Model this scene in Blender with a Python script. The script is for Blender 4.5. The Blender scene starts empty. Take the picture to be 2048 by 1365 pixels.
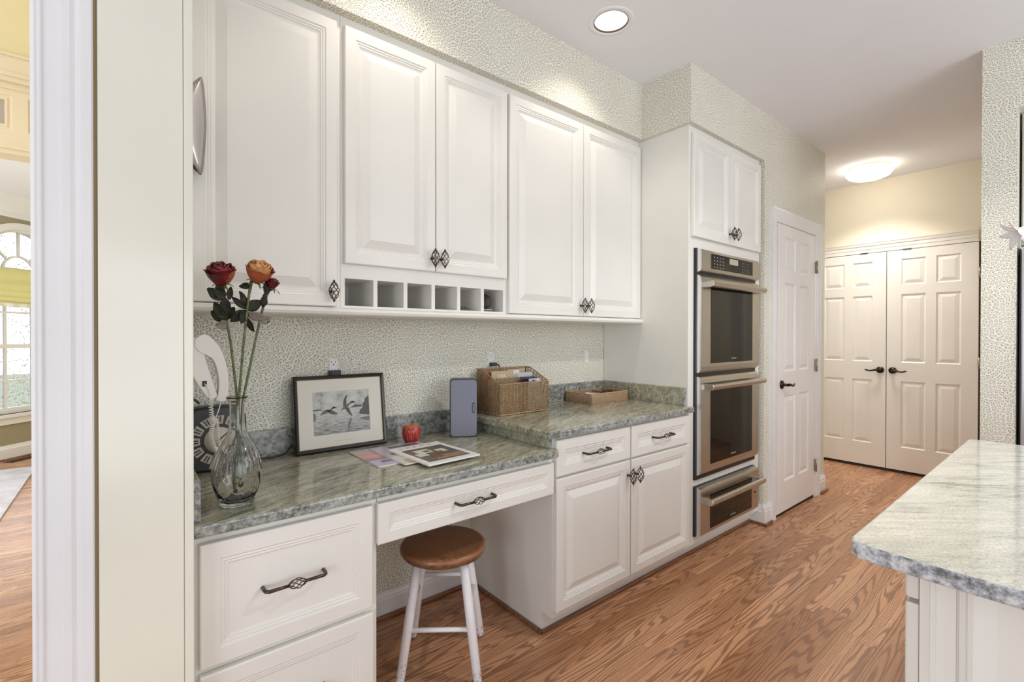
import bpy, math, random
from math import sin, cos, pi, radians, sqrt, atan2
from mathutils import Vector, Matrix
S = bpy.context.scene
COL = S.collection
random.seed(7)

# ------------------------------------------------------------------ camera
F_PX = 946.61
a = radians(50.787)
fw = Vector((cos(a), sin(a), 0)); rt = Vector((sin(a), -cos(a), 0)); up = Vector((0, 0, 1))
t = radians(.3366); fw2 = fw*cos(t) - up*sin(t); up2 = up*cos(t) + fw*sin(t)
r = radians(.0776); rt3 = rt*cos(r) + up2*sin(r); up3 = up2*cos(r) - rt*sin(r)
cam = bpy.data.cameras.new('camera'); camo = bpy.data.objects.new('camera', cam); COL.objects.link(camo)
camo.matrix_world = Matrix(((rt3.x, up3.x, -fw2.x, 0), (rt3.y, up3.y, -fw2.y, -1.9894), (rt3.z, up3.z, -fw2.z, 1.2537), (0, 0, 0, 1)))
cam.sensor_width = 36; cam.lens = F_PX/2048*36; cam.shift_y = -5.544/2048; cam.clip_start = .02
S.camera = camo

# ------------------------------------------------------------------ world, exposure, large lights
S.view_settings.view_transform = 'Standard'; S.view_settings.look = 'None'
S.view_settings.exposure = -0.24; S.view_settings.gamma = 1.0
S.view_settings.use_curve_mapping = False
S.cycles.use_denoising = True
S.cycles.max_bounces = 8; S.cycles.diffuse_bounces = 5; S.cycles.glossy_bounces = 4
S.cycles.transmission_bounces = 8; S.cycles.sample_clamp_indirect = 6
S.cycles.caustics_reflective = False; S.cycles.caustics_refractive = True
W = bpy.data.worlds.new('daylight'); S.world = W; W.use_nodes = True
bg = W.node_tree.nodes['Background']; bg.inputs[0].default_value = (.94, .975, 1.02, 1)
def wn(kind, **k):
    n = W.node_tree.nodes.new(kind)
    for kk, v in k.items(): setattr(n, kk, v)
    return n
wl = W.node_tree.links.new
_sp = wn('ShaderNodeSeparateXYZ'); wl(wn('ShaderNodeTexCoord').outputs['Generated'], _sp.inputs[0])
SKY, LOW_FILL, BAY_SKY_BOOST = 0.48, 0.60, 3.6      # overcast sky, added fill below the horizon, added brightening on the bay's side
_mu = wn('ShaderNodeMapRange'); wl(_sp.outputs[2], _mu.inputs[0])
for k_, v_ in ((1, -.12), (2, .12), (3, LOW_FILL), (4, SKY)): _mu.inputs[k_].default_value = v_
_mr = wn('ShaderNodeMapRange'); wl(_sp.outputs[1], _mr.inputs[0])
for k_, v_ in ((1, .35), (2, .85), (3, 0), (4, BAY_SKY_BOOST)): _mr.inputs[k_].default_value = v_
_ad = wn('ShaderNodeMath', operation='ADD'); wl(_mu.outputs[0], _ad.inputs[0]); wl(_mr.outputs[0], _ad.inputs[1]); wl(_ad.outputs[0], bg.inputs[1])

def light(name, kind, loc, power, color=(1, 1, 1), target=None, **k):
    l = bpy.data.lights.new(name, kind); l.energy = power; l.color = color
    for kk, v in k.items(): setattr(l, kk, v)
    o = bpy.data.objects.new(name, l); COL.objects.link(o); o.location = loc
    if target is not None:
        o.rotation_euler = (Vector(target) - Vector(loc)).to_track_quat('-Z', 'Y').to_euler()
    return o
# daylight from the kitchen windows behind the camera
light('kitchen_window_light', 'AREA', (1.0, -5.0, 1.0), 56, (.96, .98, 1), (1.6, 0, 1.0), shape='RECTANGLE', size=3.0, size_y=2.0)
light('breakfast_window_light', 'AREA', (-3.0, -2.8, 1.1), 66, (.88, .94, 1), (1.35, -.4, .5), shape='RECTANGLE', size=1.8, size_y=1.8)
light('right_fill_light', 'AREA', (2.5, -3.6, 1.9), 26, (.94, .97, 1), (2.9, -.6, .9), shape='RECTANGLE', size=1.6, size_y=1.4)  # unseen fill added for the tower and pantry door
light('doorway_fill_light', 'AREA', (4.62, -2.74, 1.45), 22, (.97, .97, 1), (4.75, -.62, .9), shape='RECTANGLE', size=.7, size_y=1.5)  # unseen fill added to reach closet and pantry doors through the doorway
# unseen downlight added to lift the floor and base doors
light('aisle_fill_downlight', 'SPOT', (2.25, -2.05, 2.70), 86, (1, .97, .94), (2.25, -1.8, 0), spot_size=radians(125), spot_blend=.5, shadow_soft_size=.07)
# unseen fill lights added to brighten the room beyond
light('bay_fill_light', 'AREA', (-2.9, 2.2, 1.6), 120, (.74, .86, 1), (-.8, 4.6, 1.5), shape='RECTANGLE', size=1.2, size_y=2.0)
light('header_fill_light', 'AREA', (-3.1, .3, 2.3), 72, (.96, .98, 1), (-.4, 1.6, 2.3), shape='RECTANGLE', size=1.6, size_y=2.0)

# ------------------------------------------------------------------ node helpers
class E:
    def __init__(s, nt, v): s.nt = nt; s.v = v
    def op(s, o, *b):
        n = s.nt.nodes.new('ShaderNodeMath'); n.operation = o
        for i, x in enumerate((s,)+b):
            x = x.v if isinstance(x, E) else x
            if isinstance(x, (int, float)): n.inputs[i].default_value = x
            else: s.nt.links.new(x, n.inputs[i])
        return E(s.nt, n.outputs[0])
    def __add__(s, b): return s.op('ADD', b)
    def __radd__(s, b): return s.op('ADD', b)
    def __sub__(s, b): return s.op('SUBTRACT', b)
    def __rsub__(s, b): return E(s.nt, b).op('SUBTRACT', s)
    def __mul__(s, b): return s.op('MULTIPLY', b)
    def __rmul__(s, b): return s.op('MULTIPLY', b)
    def __truediv__(s, b): return s.op('DIVIDE', b)
    def mod(s, b): return s.op('FLOORED_MODULO', b)
    def floor(s): return s.op('FLOOR')
    def abs(s): return s.op('ABSOLUTE')
    def sin(s): return s.op('SINE')
    def gt(s, b): return s.op('GREATER_THAN', b)
    def min(s, b): return s.op('MINIMUM', b)
    def max(s, b): return s.op('MAXIMUM', b)
    def sat(s):
        e = s.op('ADD', 0.0); e.v.node.use_clamp = True; return e

class Mat:
    def __init__(s, name, col=(.8, .8, .8), rough=.5, metal=0., spec=.5, **k):
        s.m = bpy.data.materials.new(name); s.m.use_nodes = True
        s.nt = s.m.node_tree; s.b = s.nt.nodes['Principled BSDF']
        s.b.inputs['Base Color'].default_value = (*col, 1); s.b.inputs['Roughness'].default_value = rough
        s.b.inputs['Metallic'].default_value = metal; s.b.inputs['Specular IOR Level'].default_value = spec
        for kk, v in k.items(): s.b.inputs[kk.replace('_', ' ')].default_value = v
        s.m.diffuse_color = (*col, 1)
    def node(s, ty, **k):
        n = s.nt.nodes.new(ty)
        for kk, v in k.items(): setattr(n, kk, v)
        return n
    def link(s, x, y): s.nt.links.new(x.v if isinstance(x, E) else x, y)
    def coord(s, kind='Object'):
        return s.node('ShaderNodeTexCoord').outputs[kind]
    def sep(s, vec):
        n = s.node('ShaderNodeSeparateXYZ'); s.link(vec, n.inputs[0]); return [E(s.nt, o) for o in n.outputs]
    def comb(s, x, y, z=0.):
        n = s.node('ShaderNodeCombineXYZ')
        for i, q in enumerate((x, y, z)):
            if isinstance(q, (int, float)): n.inputs[i].default_value = q
            else: s.link(q, n.inputs[i])
        return n.outputs[0]
    def mapping(s, vec, scale=(1, 1, 1), rot=(0, 0, 0), loc=(0, 0, 0)):
        n = s.node('ShaderNodeMapping'); s.link(vec, n.inputs[0])
        n.inputs['Scale'].default_value = scale; n.inputs['Rotation'].default_value = rot; n.inputs['Location'].default_value = loc
        return n.outputs[0]
    def noise(s, vec, scale, detail=3, rough=.5, dist=0., color=False):
        n = s.node('ShaderNodeTexNoise'); s.link(vec, n.inputs['Vector'])
        n.inputs['Scale'].default_value = scale; n.inputs['Detail'].default_value = detail
        n.inputs['Roughness'].default_value = rough; n.inputs['Distortion'].default_value = dist
        return n.outputs['Color'] if color else E(s.nt, n.outputs[0])
    def ramp(s, fac, stops):
        n = s.node('ShaderNodeValToRGB'); s.link(fac, n.inputs[0])
        e = n.color_ramp.elements
        while len(e) < len(stops): e.new(.5)
        for q, (p, c) in zip(e, stops): q.position = p; q.color = (*c, 1) if len(c) == 3 else c
        return n.outputs[0]
    def mix(s, fac, A, B, mode='MIX'):
        n = s.node('ShaderNodeMix', data_type='RGBA', blend_type=mode)
        for i, q in ((0, fac), (6, A), (7, B)):
            if isinstance(q, (int, float)): n.inputs[i].default_value = q
            elif isinstance(q, tuple): n.inputs[i].default_value = (*q, 1)
            else: s.link(q, n.inputs[i])
        return n.outputs[2]
    def color(s, x): s.link(x, s.b.inputs['Base Color'])
    def rough(s, x): s.link(x, s.b.inputs['Roughness'])
    def bump(s, h, strength=.2, dist=.002):
        n = s.node('ShaderNodeBump'); n.inputs['Strength'].default_value = strength; n.inputs['Distance'].default_value = dist
        s.link(h, n.inputs['Height']); s.link(n.outputs[0], s.b.inputs['Normal'])

def paint(name, col, rough=.35, var=.03):
    m = Mat(name, col, rough)
    n = m.noise(m.coord(), 3.0, 3)
    d = tuple(c*(1-var*2) for c in col)
    m.color(m.ramp(n, [(.3, d), (.7, col)]))
    f = m.noise(m.mapping(m.coord(), (1, 1, .08)), 180, 2)
    m.bump(f, .04, .001)
    return m.m

def emit(name, col, strength):
    m = Mat(name, col, .5); m.b.inputs['Emission Color'].default_value = (*col, 1); m.b.inputs['Emission Strength'].default_value = strength
    return m.m

# ------------------------------------------------------------------ materials
cab = paint('cabinet_cream_paint', (.80, .782, .735), .32)
trimw = paint('white_trim_paint', (.80, .79, .80), .3)
jambw = paint('gloss_cream_paint', (.79, .77, .67), .16)
doorw = paint('white_door_paint', (.82, .80, .79), .35)
closw = paint('closet_door_paint', (.82, .78, .71), .4)
ceilm = paint('ceiling_paint', (.84, .835, .87), .85, .01)
hallw = paint('hall_cream_paint', (.86, .79, .64), .7, .01)
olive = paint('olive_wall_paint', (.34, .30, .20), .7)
yelw = paint('pale_yellow_wall_paint', (.80, .70, .42), .7)
transw = paint('cream_transom_paint', (.80, .70, .52), .4)

def wallpaper():
    m = Mat('vine_wallpaper', rough=.55, spec=.3)
    g = m.node('ShaderNodeNewGeometry')
    nx, ny, nz = m.sep(g.outputs['Normal']); x, y, z = m.sep(m.coord())
    sx = nx.abs().gt(.6); sz = nz.abs().gt(.6)
    u = (x + (y-x)*sx)*1000.; v = (z + (y-z)*sz)*1000.
    vec = m.comb(u*.001, v*.001)
    w1 = m.sep(m.noise(vec, 11, 0, .4, color=True))
    w2 = m.sep(m.noise(vec, 27, 0, .4, color=True))
    base = m.ramp(m.noise(vec, 5, 2), [(.3, (.80, .772, .68)), (.7, (.84, .815, .73))])
    vn = m.node('ShaderNodeTexVoronoi', voronoi_dimensions='2D'); vn.inputs['Scale'].default_value = 11.5
    m.link(m.comb(u*.001 + (w2[0]-.5)*.03, v*.001 + (w2[1]-.5)*.03), vn.inputs['Vector'])
    ang = m.sep(vn.outputs['Color'])[0]*(2*pi)
    ca, sa = ang.op('COSINE'), ang.sin()
    def vines(H, P, A, lam):
        a_ = (u + (w1[0]-.5)*34. + (w2[0]-.5)*9.)*1.12; b_ = (v + (w1[1]-.5)*34. + (w2[1]-.5)*9.)*1.12
        uu = a_*ca + b_*sa; vv = b_*ca - a_*sa
        d0 = vv + (uu*(2*pi/lam)).sin()*A
        row = (d0/H).floor(); d = d0.mod(H) - H/2
        side = d.gt(0.); dd = d.abs()
        stem = ((.62 - dd)*1.7).sat()
        def leaf(off, ang, L, Wd, base_):
            xm = (uu + side*(P*.5) + row*5.3 + off).mod(P) - base_
            c, s_ = cos(ang), sin(ang)
            lx = xm*c + (dd-1.4)*s_; ly = (dd-1.4)*c - xm*s_
            tt = lx/L
            return ((tt*(1.-tt)*(4*Wd)*(1.25-tt*.5) - ly.abs())*1.3).sat()
        return stem, leaf(0., .74, 15.0, 2.15, 2.0), leaf(P*.48, 1.10, 11.5, 1.85, 2.5)
    st, l1, l2 = vines(26.0, 17.5, 8., 88.)
    k = l1.max(l2)
    c1 = m.ramp(m.noise(vec, 60, 1), [(.35, (.17, .165, .115)), (.65, (.30, .29, .20))])
    col = m.mix(st*.85, base, (.17, .17, .115))
    col = m.mix(k*.92, col, c1)
    m.color(col)
    return m.m
wallp = wallpaper()

def oak(name, w=.083, gain=1.0):
    m = Mat(name, rough=.28)
    x, y, z = m.sep(m.coord())
    row = (y/w).floor()
    wn = m.node('ShaderNodeTexWhiteNoise', noise_dimensions='1D'); m.link(row, wn.inputs['W'])
    off = E(m.nt, wn.outputs[0])
    xs = x + off*1.7
    colm = (xs/.85).floor()
    wn2 = m.node('ShaderNodeTexWhiteNoise', noise_dimensions='2D'); m.link(m.comb(row*1.37, colm*2.11), wn2.inputs['Vector'])
    rid = E(m.nt, wn2.outputs['Value'])
    gx = x*.62 + rid*37.; gy = y*8.5 + rid*91.
    n = m.noise(m.comb(gx, gy), 1.15, 1, .45, .12)
    wob = m.noise(m.comb(x*9.+rid*9., y*60.), 1.0, 2)
    fine = m.noise(m.comb(x*22.+rid*9., y*600.), 1.0, 2)
    ring = (n*140. + wob*3.2 + fine*.9).sin()*.5 + .5
    streak = m.noise(m.comb(x*4.+rid*5., y*210.), 1.0, 3, .6)
    light_ = m.ramp(rid, [(0., (.33*gain, .155*gain, .074*gain)), (.3, (.46*gain, .235*gain, .120*gain)), (.6, (.55*gain, .290*gain, .155*gain)), (.85, (.42*gain, .205*gain, .102*gain)), (1., (.27*gain, .12*gain, .056*gain))])
    dark = (.17*gain, .072*gain, .034*gain)
    rr = m.ramp(ring, [(.50, (0, 0, 0)), (.92, (1, 1, 1))])
    st = m.ramp(streak, [(.45, (0, 0, 0)), (.70, (1, 1, 1))])
    c = m.mix(m.sep(rr)[0]*.74, light_, dark)
    c = m.mix(m.sep(st)[0]*.30, c, dark)
    ey = (y/w).mod(1.); ex = (xs/.85).mod(1.)
    gap = (ey.min(1.-ey)*w).min(ex.min(1.-ex)*.85)
    edge = ((.0010 - gap)*2200.).sat()
    c = m.mix(edge*.75, c, (.06, .025, .012))
    m.color(c)
    m.rough(m.ramp(streak, [(.3, (.24,)*3), (.8, (.36,)*3)]))
    m.bump(ring*.15 - edge, .12, .001)
    return m.m
oakf = oak('oak_strip_floor', .058, 1.22)
shoe_m = Mat('stained_oak_moulding', (.22, .10, .05), .35)
shoe_m.color(shoe_m.ramp(shoe_m.noise(shoe_m.mapping(shoe_m.coord(), (4, 40, 40)), 1.5, 3), [(.3, (.14, .062, .03)), (.7, (.30, .145, .075))])); shoe = shoe_m.m

def granite(name, dark, mid, lt, cut, ang, speck=1.0, axis=1, sc=1.0):
    m = Mat(name, rough=.09, spec=.6)
    co = m.coord()
    rot = m.mapping(co, (1, 1, 1), (0, 0, radians(ang)))
    n1 = m.noise(m.mapping(rot, (1.5*sc, 8.5*sc, 6)), 3.2, 7, .66, 1.1)
    n2 = m.noise(m.mapping(rot, (4*sc, 22*sc, 14)), 6.0, 5, .68, .5)
    sp = m.noise(co, 170, 4, .75)
    big = m.noise(co, 2.3, 2)
    f = n1*.45 + n2*.40 + big*.15
    c = m.ramp(f, [(.385, dark), (.455, mid), (.525, tuple((p+q)/2 for p, q in zip(mid, lt))), (.60, lt)])
    s1 = m.ramp(sp, [(.34, (.28, .30, .29)), (.46, (.86, .88, .87)), (.58, (1.0, 1.0, 1.0)), (.70, (1.35, 1.36, 1.36))])
    c = m.mix(.8*speck, c, s1, 'MULTIPLY')
    # side faces: end-on grain speckle, its blue-grey tone painting their shade
    g = m.node('ShaderNodeNewGeometry'); nn = m.sep(g.outputs['True Normal'])[axis].abs()
    e1 = m.noise(co, 62, 5, .72); e2 = m.noise(m.mapping(co, (1, 1, 2)), 9, 2)
    ce = m.ramp(e1*.75 + e2*.25, [(.38, cut[0]), (.47, cut[1]), (.58, cut[2])])
    c = m.mix(((nn - .3)*3.).sat()*.85, c, ce)
    m.color(c)
    return m.m
gran = granite('green_granite', (.080, .082, .060), (.265, .262, .20), (.58, .54, .41), ((.045, .052, .055), (.19, .205, .205), (.42, .43, .41)), -24)
grani = granite('glare_lightened_granite', (.25, .275, .25), (.58, .575, .51), (.79, .77, .685), ((.05, .062, .085), (.30, .325, .37), (.70, .71, .74)), 38, .75, 0, .62)  # lighter copy of the granite, painting the glare on the island top

steel_m = Mat('brushed_steel', (.56, .53, .48), .3, 1.)
steel_m.bump(steel_m.noise(steel_m.mapping(steel_m.coord(), (2, 200, 400)), 3, 2), .04, .001); steel = steel_m.m
steel_side = Mat('polished_steel', (.75, .74, .76), .22, 1.).m
blackm = Mat('black_enamel', (.012, .012, .012), .35).m
ovglass = Mat('oven_black_glass', (.006, .005, .004),   .04, 0, .30).m
bronze = Mat('oil_rubbed_bronze', (.085, .065, .052), .33, .85).m
bronze_dark = Mat('dark_bronze', (.03, .022, .018), .35, .7).m
brass = Mat('aged_brass', (.42, .36, .22), .35, .9).m
blackp = Mat('black_plastic', (.015, .015, .016), .4).m
whitep = Mat('white_plastic', (.82, .80, .80), .35).m
slot = Mat('dark_slot', (.03, .03, .03), .6).m
phonep = Mat('almond_phone_plastic', (.80, .76, .72), .35).m
glassm = Mat('clear_glass', (1, 1, 1), 0.0, 0, .5, Transmission_Weight=1.0, IOR=1.5).m
paneglass = Mat('window_pane_glass', (1, 1, 1), 0.0, 0, .5, Transmission_Weight=1.0, IOR=1.02).m
frost = Mat('obscure_transom_glass', (.45, .40, .33), .25).m

def worn_white():
    m = Mat('worn_white_paint', (.84, .82, .84), .35)
    x, y, z = m.sep(m.coord())
    n = m.noise(m.coord(), 120, 4, .7)
    lo = ((.12 - z)*6.).sat()
    k = ((n + lo*.22 - .66)*30.).sat()
    m.color(m.mix(k, (.82, .80, .82), (.34, .30, .27)))
    return m.m
wornw = worn_white()
def seatwood():
    m = Mat('worn_brown_seat_wood', rough=.32)
    co = m.coord()
    g_ = m.noise(m.mapping(co, (30, 5, 30)), 2.5, 4, .6)
    c = m.ramp(g_, [(.3, (.11, .042, .016)), (.55, (.20, .082, .032)), (.75, (.28, .125, .055))])
    sc = m.noise(m.mapping(co, (40, 70, 60)), 2.6, 5, .75)
    x, y, z = m.sep(co)
    wear = m.ramp(sc, [(.56, (0, 0, 0)), (.66, (1, 1, 1))])
    edge = ((.012 - (z - .452).abs())*90.).sat()
    c = m.mix(m.sep(wear)[0]*.62, c, (.46, .33, .22))
    c = m.mix(edge*.55, c, (.40, .185, .08))
    m.color(c); m.bump(sc, .15, .002)
    return m.m
seatm = seatwood()
def wicker(name, a_, b_):
    m = Mat(name, rough=.55)
    n = m.noise(m.mapping(m.coord(), (40, 40, 160)), 2.0, 3, .6)
    m.color(m.ramp(n, [(.3, a_), (.7, b_)])); return m.m
wick = wicker('brown_wicker', (.20, .115, .05), (.50, .345, .19))
wick2 = wicker('tan_wicker', (.30, .175, .085), (.60, .43, .26))
def applem():
    m = Mat('red_apple_skin', rough=.18)
    x, y, z = m.sep(m.coord())
    an = y.op('ARCTAN2', x)
    n = m.noise(m.comb(an*3.2, z*9.), 2.2, 4, .6)
    c = m.ramp(n, [(.32, (.22, .012, .016)), (.5, (.42, .035, .035)), (.72, (.62, .20, .15))])
    top = ((z - .058)*60.).sat()
    m.color(m.mix(top*.45, c, (.55, .30, .12))); return m.m
apple_skin = applem()
def flat(name, col, rough=.5, **k): return Mat(name, col, rough, **k).m
paper = flat('white_paper', (.82, .80, .76), .6)
paperg = flat('grey_paper', (.55, .55, .60), .5)
tanp = flat('tan_card', (.52, .40, .25), .6)
rustp = flat('rust_card', (.36, .12, .06), .6)
matb = flat('cream_mat_board', (.72, .69, .62), .8)
framek = flat('black_lacquer_frame', (.018, .016, .015), .16)
gold = flat('gilt_lip', (.55, .42, .20), .35)
speakerg = Mat('grey_speaker_grille', (.20, .205, .265), .45)
speakerg.bump(speakerg.noise(speakerg.coord(), 900, 1), .25, .001); speakerg = speakerg.m
darkgrey = flat('charcoal_plastic', (.05, .05, .065), .4)
petal_red = Mat('dried_red_petal', (.13, .008, .012), .4)
petal_red.color(petal_red.ramp(petal_red.noise(petal_red.coord(), 45, 3), [(.3, (.060, .003, .006)), (.6, (.19, .012, .016)), (.85, (.30, .05, .05))])); petal_red = petal_red.m
petal_or = Mat('dried_peach_petal', (.6, .3, .12), .5)
petal_or.color(petal_or.ramp(petal_or.noise(petal_or.coord(), 40, 3), [(.3, (.40, .13, .045)), (.5, (.66, .34, .13)), (.8, (.78, .50, .24))])); petal_or = petal_or.m
petal_rim = flat('dried_rust_petal', (.34, .08, .028), .5)
leafd = Mat('dried_dark_leaf', (.02, .022, .014), .5, 0, .25)
leafd.color(leafd.ramp(leafd.noise(leafd.coord(), 60, 3), [(.35, (.010, .008, .006)), (.6, (.028, .030, .014)), (.8, (.075, .042, .022))])); leafd = leafd.m
leafg = flat('dried_grey_leaf', (.20, .18, .15), .35)
stemg = Mat('green_stem', (.10, .13, .04), .5)
stemg.color(stemg.ramp(stemg.noise(stemg.coord(), 90, 3), [(.3, (.05, .07, .02)), (.7, (.17, .20, .075))])); stemg = stemg.m
lilyw = Mat('white_petal', (.88, .87, .88), .5, Subsurface_Weight=.1).m

# ------------------------------------------------------------------ geometry helpers
ORG = {}
class MB:
    def __init__(s, M=None): s.v = []; s.f = []; s.mi = []; s.sm = []; s.M = M
    def add(s, vs, fs, smooth=False, mi=0):
        b = len(s.v)
        s.v += [(s.M @ Vector(p)) if s.M else Vector(p) for p in vs]
        for f in fs: s.f.append([b+i for i in f]); s.mi.append(mi); s.sm.append(smooth)
        return s
    def box(s, x0, x1, y0, y1, z0, z1, mi=0):
        vs = [(x, y, z) for z in (z0, z1) for y in (y0, y1) for x in (x0, x1)]
        return s.add(vs, [(0, 2, 3, 1), (4, 5, 7, 6), (0, 1, 5, 4), (2, 6, 7, 3), (0, 4, 6, 2), (1, 3, 7, 5)], mi=mi)
    def prism(s, poly, mp, d0, d1, smooth=False, mi=0):
        # poly: (u, v) list counter-clockwise seen from +d ; mp(u, v, d) -> world
        n = len(poly)
        vs = [mp(u, v, d0) for u, v in poly] + [mp(u, v, d1) for u, v in poly]
        fs = [tuple(range(n-1, -1, -1)), tuple(range(n, 2*n))]
        s.add(vs, fs, mi=mi)
        b = len(s.v) - 2*n
        for i in range(n):
            j = (i+1) % n; s.f.append([b+i, b+j, b+n+j, b+n+i]); s.mi.append(mi); s.sm.append(smooth)
        return s
    def tube(s, path, rad, n=8, mi=0, closed=False):
        P = [Vector(p) for p in path]; m = len(P)
        R = rad if isinstance(rad, (list, tuple)) else [rad]*m
        vs = []; fs = []
        prev = None
        for i in range(m):
            if closed: tg = P[(i+1) % m] - P[i-1]
            else: tg = P[min(i+1, m-1)] - P[max(i-1, 0)]
            tg = tg.normalized() if tg.length > 1e-9 else Vector((0, 0, 1))
            if prev is None:
                q = Vector((0, 0, 1)) if abs(tg.z) < .9 else Vector((1, 0, 0))
                nn = tg.cross(q).normalized()
            else:
                nn = (prev - tg*prev.dot(tg)); nn = nn.normalized() if nn.length > 1e-6 else prev
            prev = nn; bb = tg.cross(nn)
            for k in range(n):
                th = 2*pi*k/n; vs.append(P[i] + nn*(R[i]*cos(th)) + bb*(R[i]*sin(th)))
        for i in range(m if closed else m-1):
            for k in range(n):
                k2 = (k+1) % n; j = (i+1) % m
                fs.append((i*n+k, i*n+k2, j*n+k2, j*n+k))
        s.add(vs, fs, True, mi)
        if not closed:
            b = len(s.v) - len(vs)
            s.f.append([b+k for k in range(n-1, -1, -1)]); s.mi.append(mi); s.sm.append(False)
            s.f.append([b+(m-1)*n+k for k in range(n)]); s.mi.append(mi); s.sm.append(False)
        return s
    def lathe(s, prof, c=(0, 0, 0), n=32, M=None, mi=0, cap=True, fn=None):
        c = Vector(c); vs = []; fs = []
        for r_, z_ in prof:
            for k in range(n):
                th = 2*pi*k/n
                rr = r_ if fn is None else fn(r_, z_, th)
                p = Vector((rr*cos(th), rr*sin(th), z_))
                vs.append((M @ p if M else p) + c)
        for i in range(len(prof)-1):
            for k in range(n):
                k2 = (k+1) % n; fs.append((i*n+k, i*n+k2, (i+1)*n+k2, (i+1)*n+k))
        s.add(vs, fs, True, mi)
        if cap:
            b = len(s.v) - len(vs)
            if prof[0][0] > 1e-6: s.f.append([b+k for k in range(n-1, -1, -1)]); s.mi.append(mi); s.sm.append(False)
            if prof[-1][0] > 1e-6: s.f.append([b+(len(prof)-1)*n+k for k in range(n)]); s.mi.append(mi); s.sm.append(False)
        return s
    def ball(s, c, r_, sc=(1, 1, 1), n=16, mi=0):
        vs = []; fs = []; h = n//2
        for i in range(h+1):
            ph = pi*i/h
            for k in range(n):
                th = 2*pi*k/n
                vs.append((c[0]+r_*sc[0]*sin(ph)*cos(th), c[1]+r_*sc[1]*sin(ph)*sin(th), c[2]-r_*sc[2]*cos(ph)))
        for i in range(h):
            for k in range(n):
                k2 = (k+1) % n; fs.append((i*n+k, i*n+k2, (i+1)*n+k2, (i+1)*n+k))
        return s.add(vs, fs, True, mi)
    def panel(s, mp, u0, u1, v0, v1, prof, mi=0, back=True):
        # nested mitred rectangles: prof = [(inset, d)], last one is filled
        vs = []; fs = []
        for ins, d in prof:
            vs += [mp(u0+ins, v0+ins, d), mp(u1-ins, v0+ins, d), mp(u1-ins, v1-ins, d), mp(u0+ins, v1-ins, d)]
        for i in range(len(prof)-1):
            for k in range(4):
                k2 = (k+1) % 4; fs.append((4*i+k, 4*i+k2, 4*i+4+k2, 4*i+4+k))
        L = 4*(len(prof)-1); fs.append((L, L+1, L+2, L+3))
        if back: fs.append((3, 2, 1, 0))
        return s.add(vs, fs, mi=mi)
    def grid(s, fn, nu, nv, mi=0, smooth=True):
        vs = [fn(i/nu, j/nv) for j in range(nv+1) for i in range(nu+1)]
        fs = [(j*(nu+1)+i, j*(nu+1)+i+1, (j+1)*(nu+1)+i+1, (j+1)*(nu+1)+i) for j in range(nv) for i in range(nu)]
        return s.add(vs, fs, smooth, mi)
    def build(s, name, mat, parent=None, bevel=0, seg=2, solid=0, recalc=True):
        me = bpy.data.meshes.new(name); org = ORG.get(parent.name, Vector()) if parent else Vector()
        me.from_pydata([p-org for p in s.v], [], s.f)
        for m_ in (mat if isinstance(mat, (list, tuple)) else [mat]): me.materials.append(m_)
        for p, i, q in zip(me.polygons, s.mi, s.sm): p.material_index = i; p.use_smooth = q
        me.update()
        if recalc:
            import bmesh
            bm = bmesh.new(); bm.from_mesh(me); bmesh.ops.recalc_face_normals(bm, faces=bm.faces); bm.to_mesh(me); bm.free()
        o = bpy.data.objects.new(name, me); COL.objects.link(o)
        if parent: o.parent = parent; ORG[o.name] = org
        else: ORG[o.name] = Vector()
        if solid:
            md = o.modifiers.new('thickness', 'SOLIDIFY'); md.thickness = solid; md.offset = 0
        if bevel:
            md = o.modifiers.new('bevel', 'BEVEL'); md.width = bevel; md.segments = seg; md.limit_method = 'ANGLE'; md.angle_limit = radians(40); md.harden_normals = False
        return o

def thing(name, label, cat, loc=(0, 0, 0), group=None):
    o = bpy.data.objects.new(name, None); COL.objects.link(o); o.location = loc; o.empty_display_size = .05
    o['label'] = label; o['category'] = cat
    if group: o['group'] = group
    ORG[o.name] = Vector(loc); return o
def tag(o, label, cat, group=None):
    o['label'] = label; o['category'] = cat
    if group: o['group'] = group
    return o
def recenter(o, loc):
    # moves a one-mesh thing's origin to where it stands, leaving the mesh in place
    loc = Vector(loc); o.data.transform(Matrix.Translation(-loc)); o.location = loc; ORG[o.name] = loc; return o
def struct(name, mb, mat, **k):
    o = mb.build(name, mat, **k); o['kind'] = 'structure'; return o
def sroot(name, loc=(0, 0, 0)):
    o = bpy.data.objects.new(name, None); COL.objects.link(o); o.location = loc; o['kind'] = 'structure'; o.empty_display_size = .05
    ORG[o.name] = Vector(loc); return o
def bx(*a_): return MB().box(*a_)
def toY(yf): return lambda u, v, d: (u, yf-d, v)          # front faces -y
def toX(xf): return lambda u, v, d: (xf-d, -u, v)         # front faces -x (u = -y)
def text(s_, size, mat, parent, M, name):
    c = bpy.data.curves.new(name, 'FONT'); c.body = s_; c.size = size; c.align_x = 'CENTER'; c.align_y = 'CENTER'; c.extrude = .0003
    tmp = bpy.data.objects.new('tmp_text', c); COL.objects.link(tmp)
    dg = bpy.context.evaluated_depsgraph_get(); me = bpy.data.meshes.new_from_object(tmp.evaluated_get(dg))
    bpy.data.objects.remove(tmp); me.name = name
    me.transform(M); me.transform(Matrix.Translation(-ORG[parent.name])); me.materials.clear(); me.materials.append(mat)
    o = bpy.data.objects.new(name, me); COL.objects.link(o); o.parent = parent; ORG[o.name] = ORG[parent.name]; return o

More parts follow.
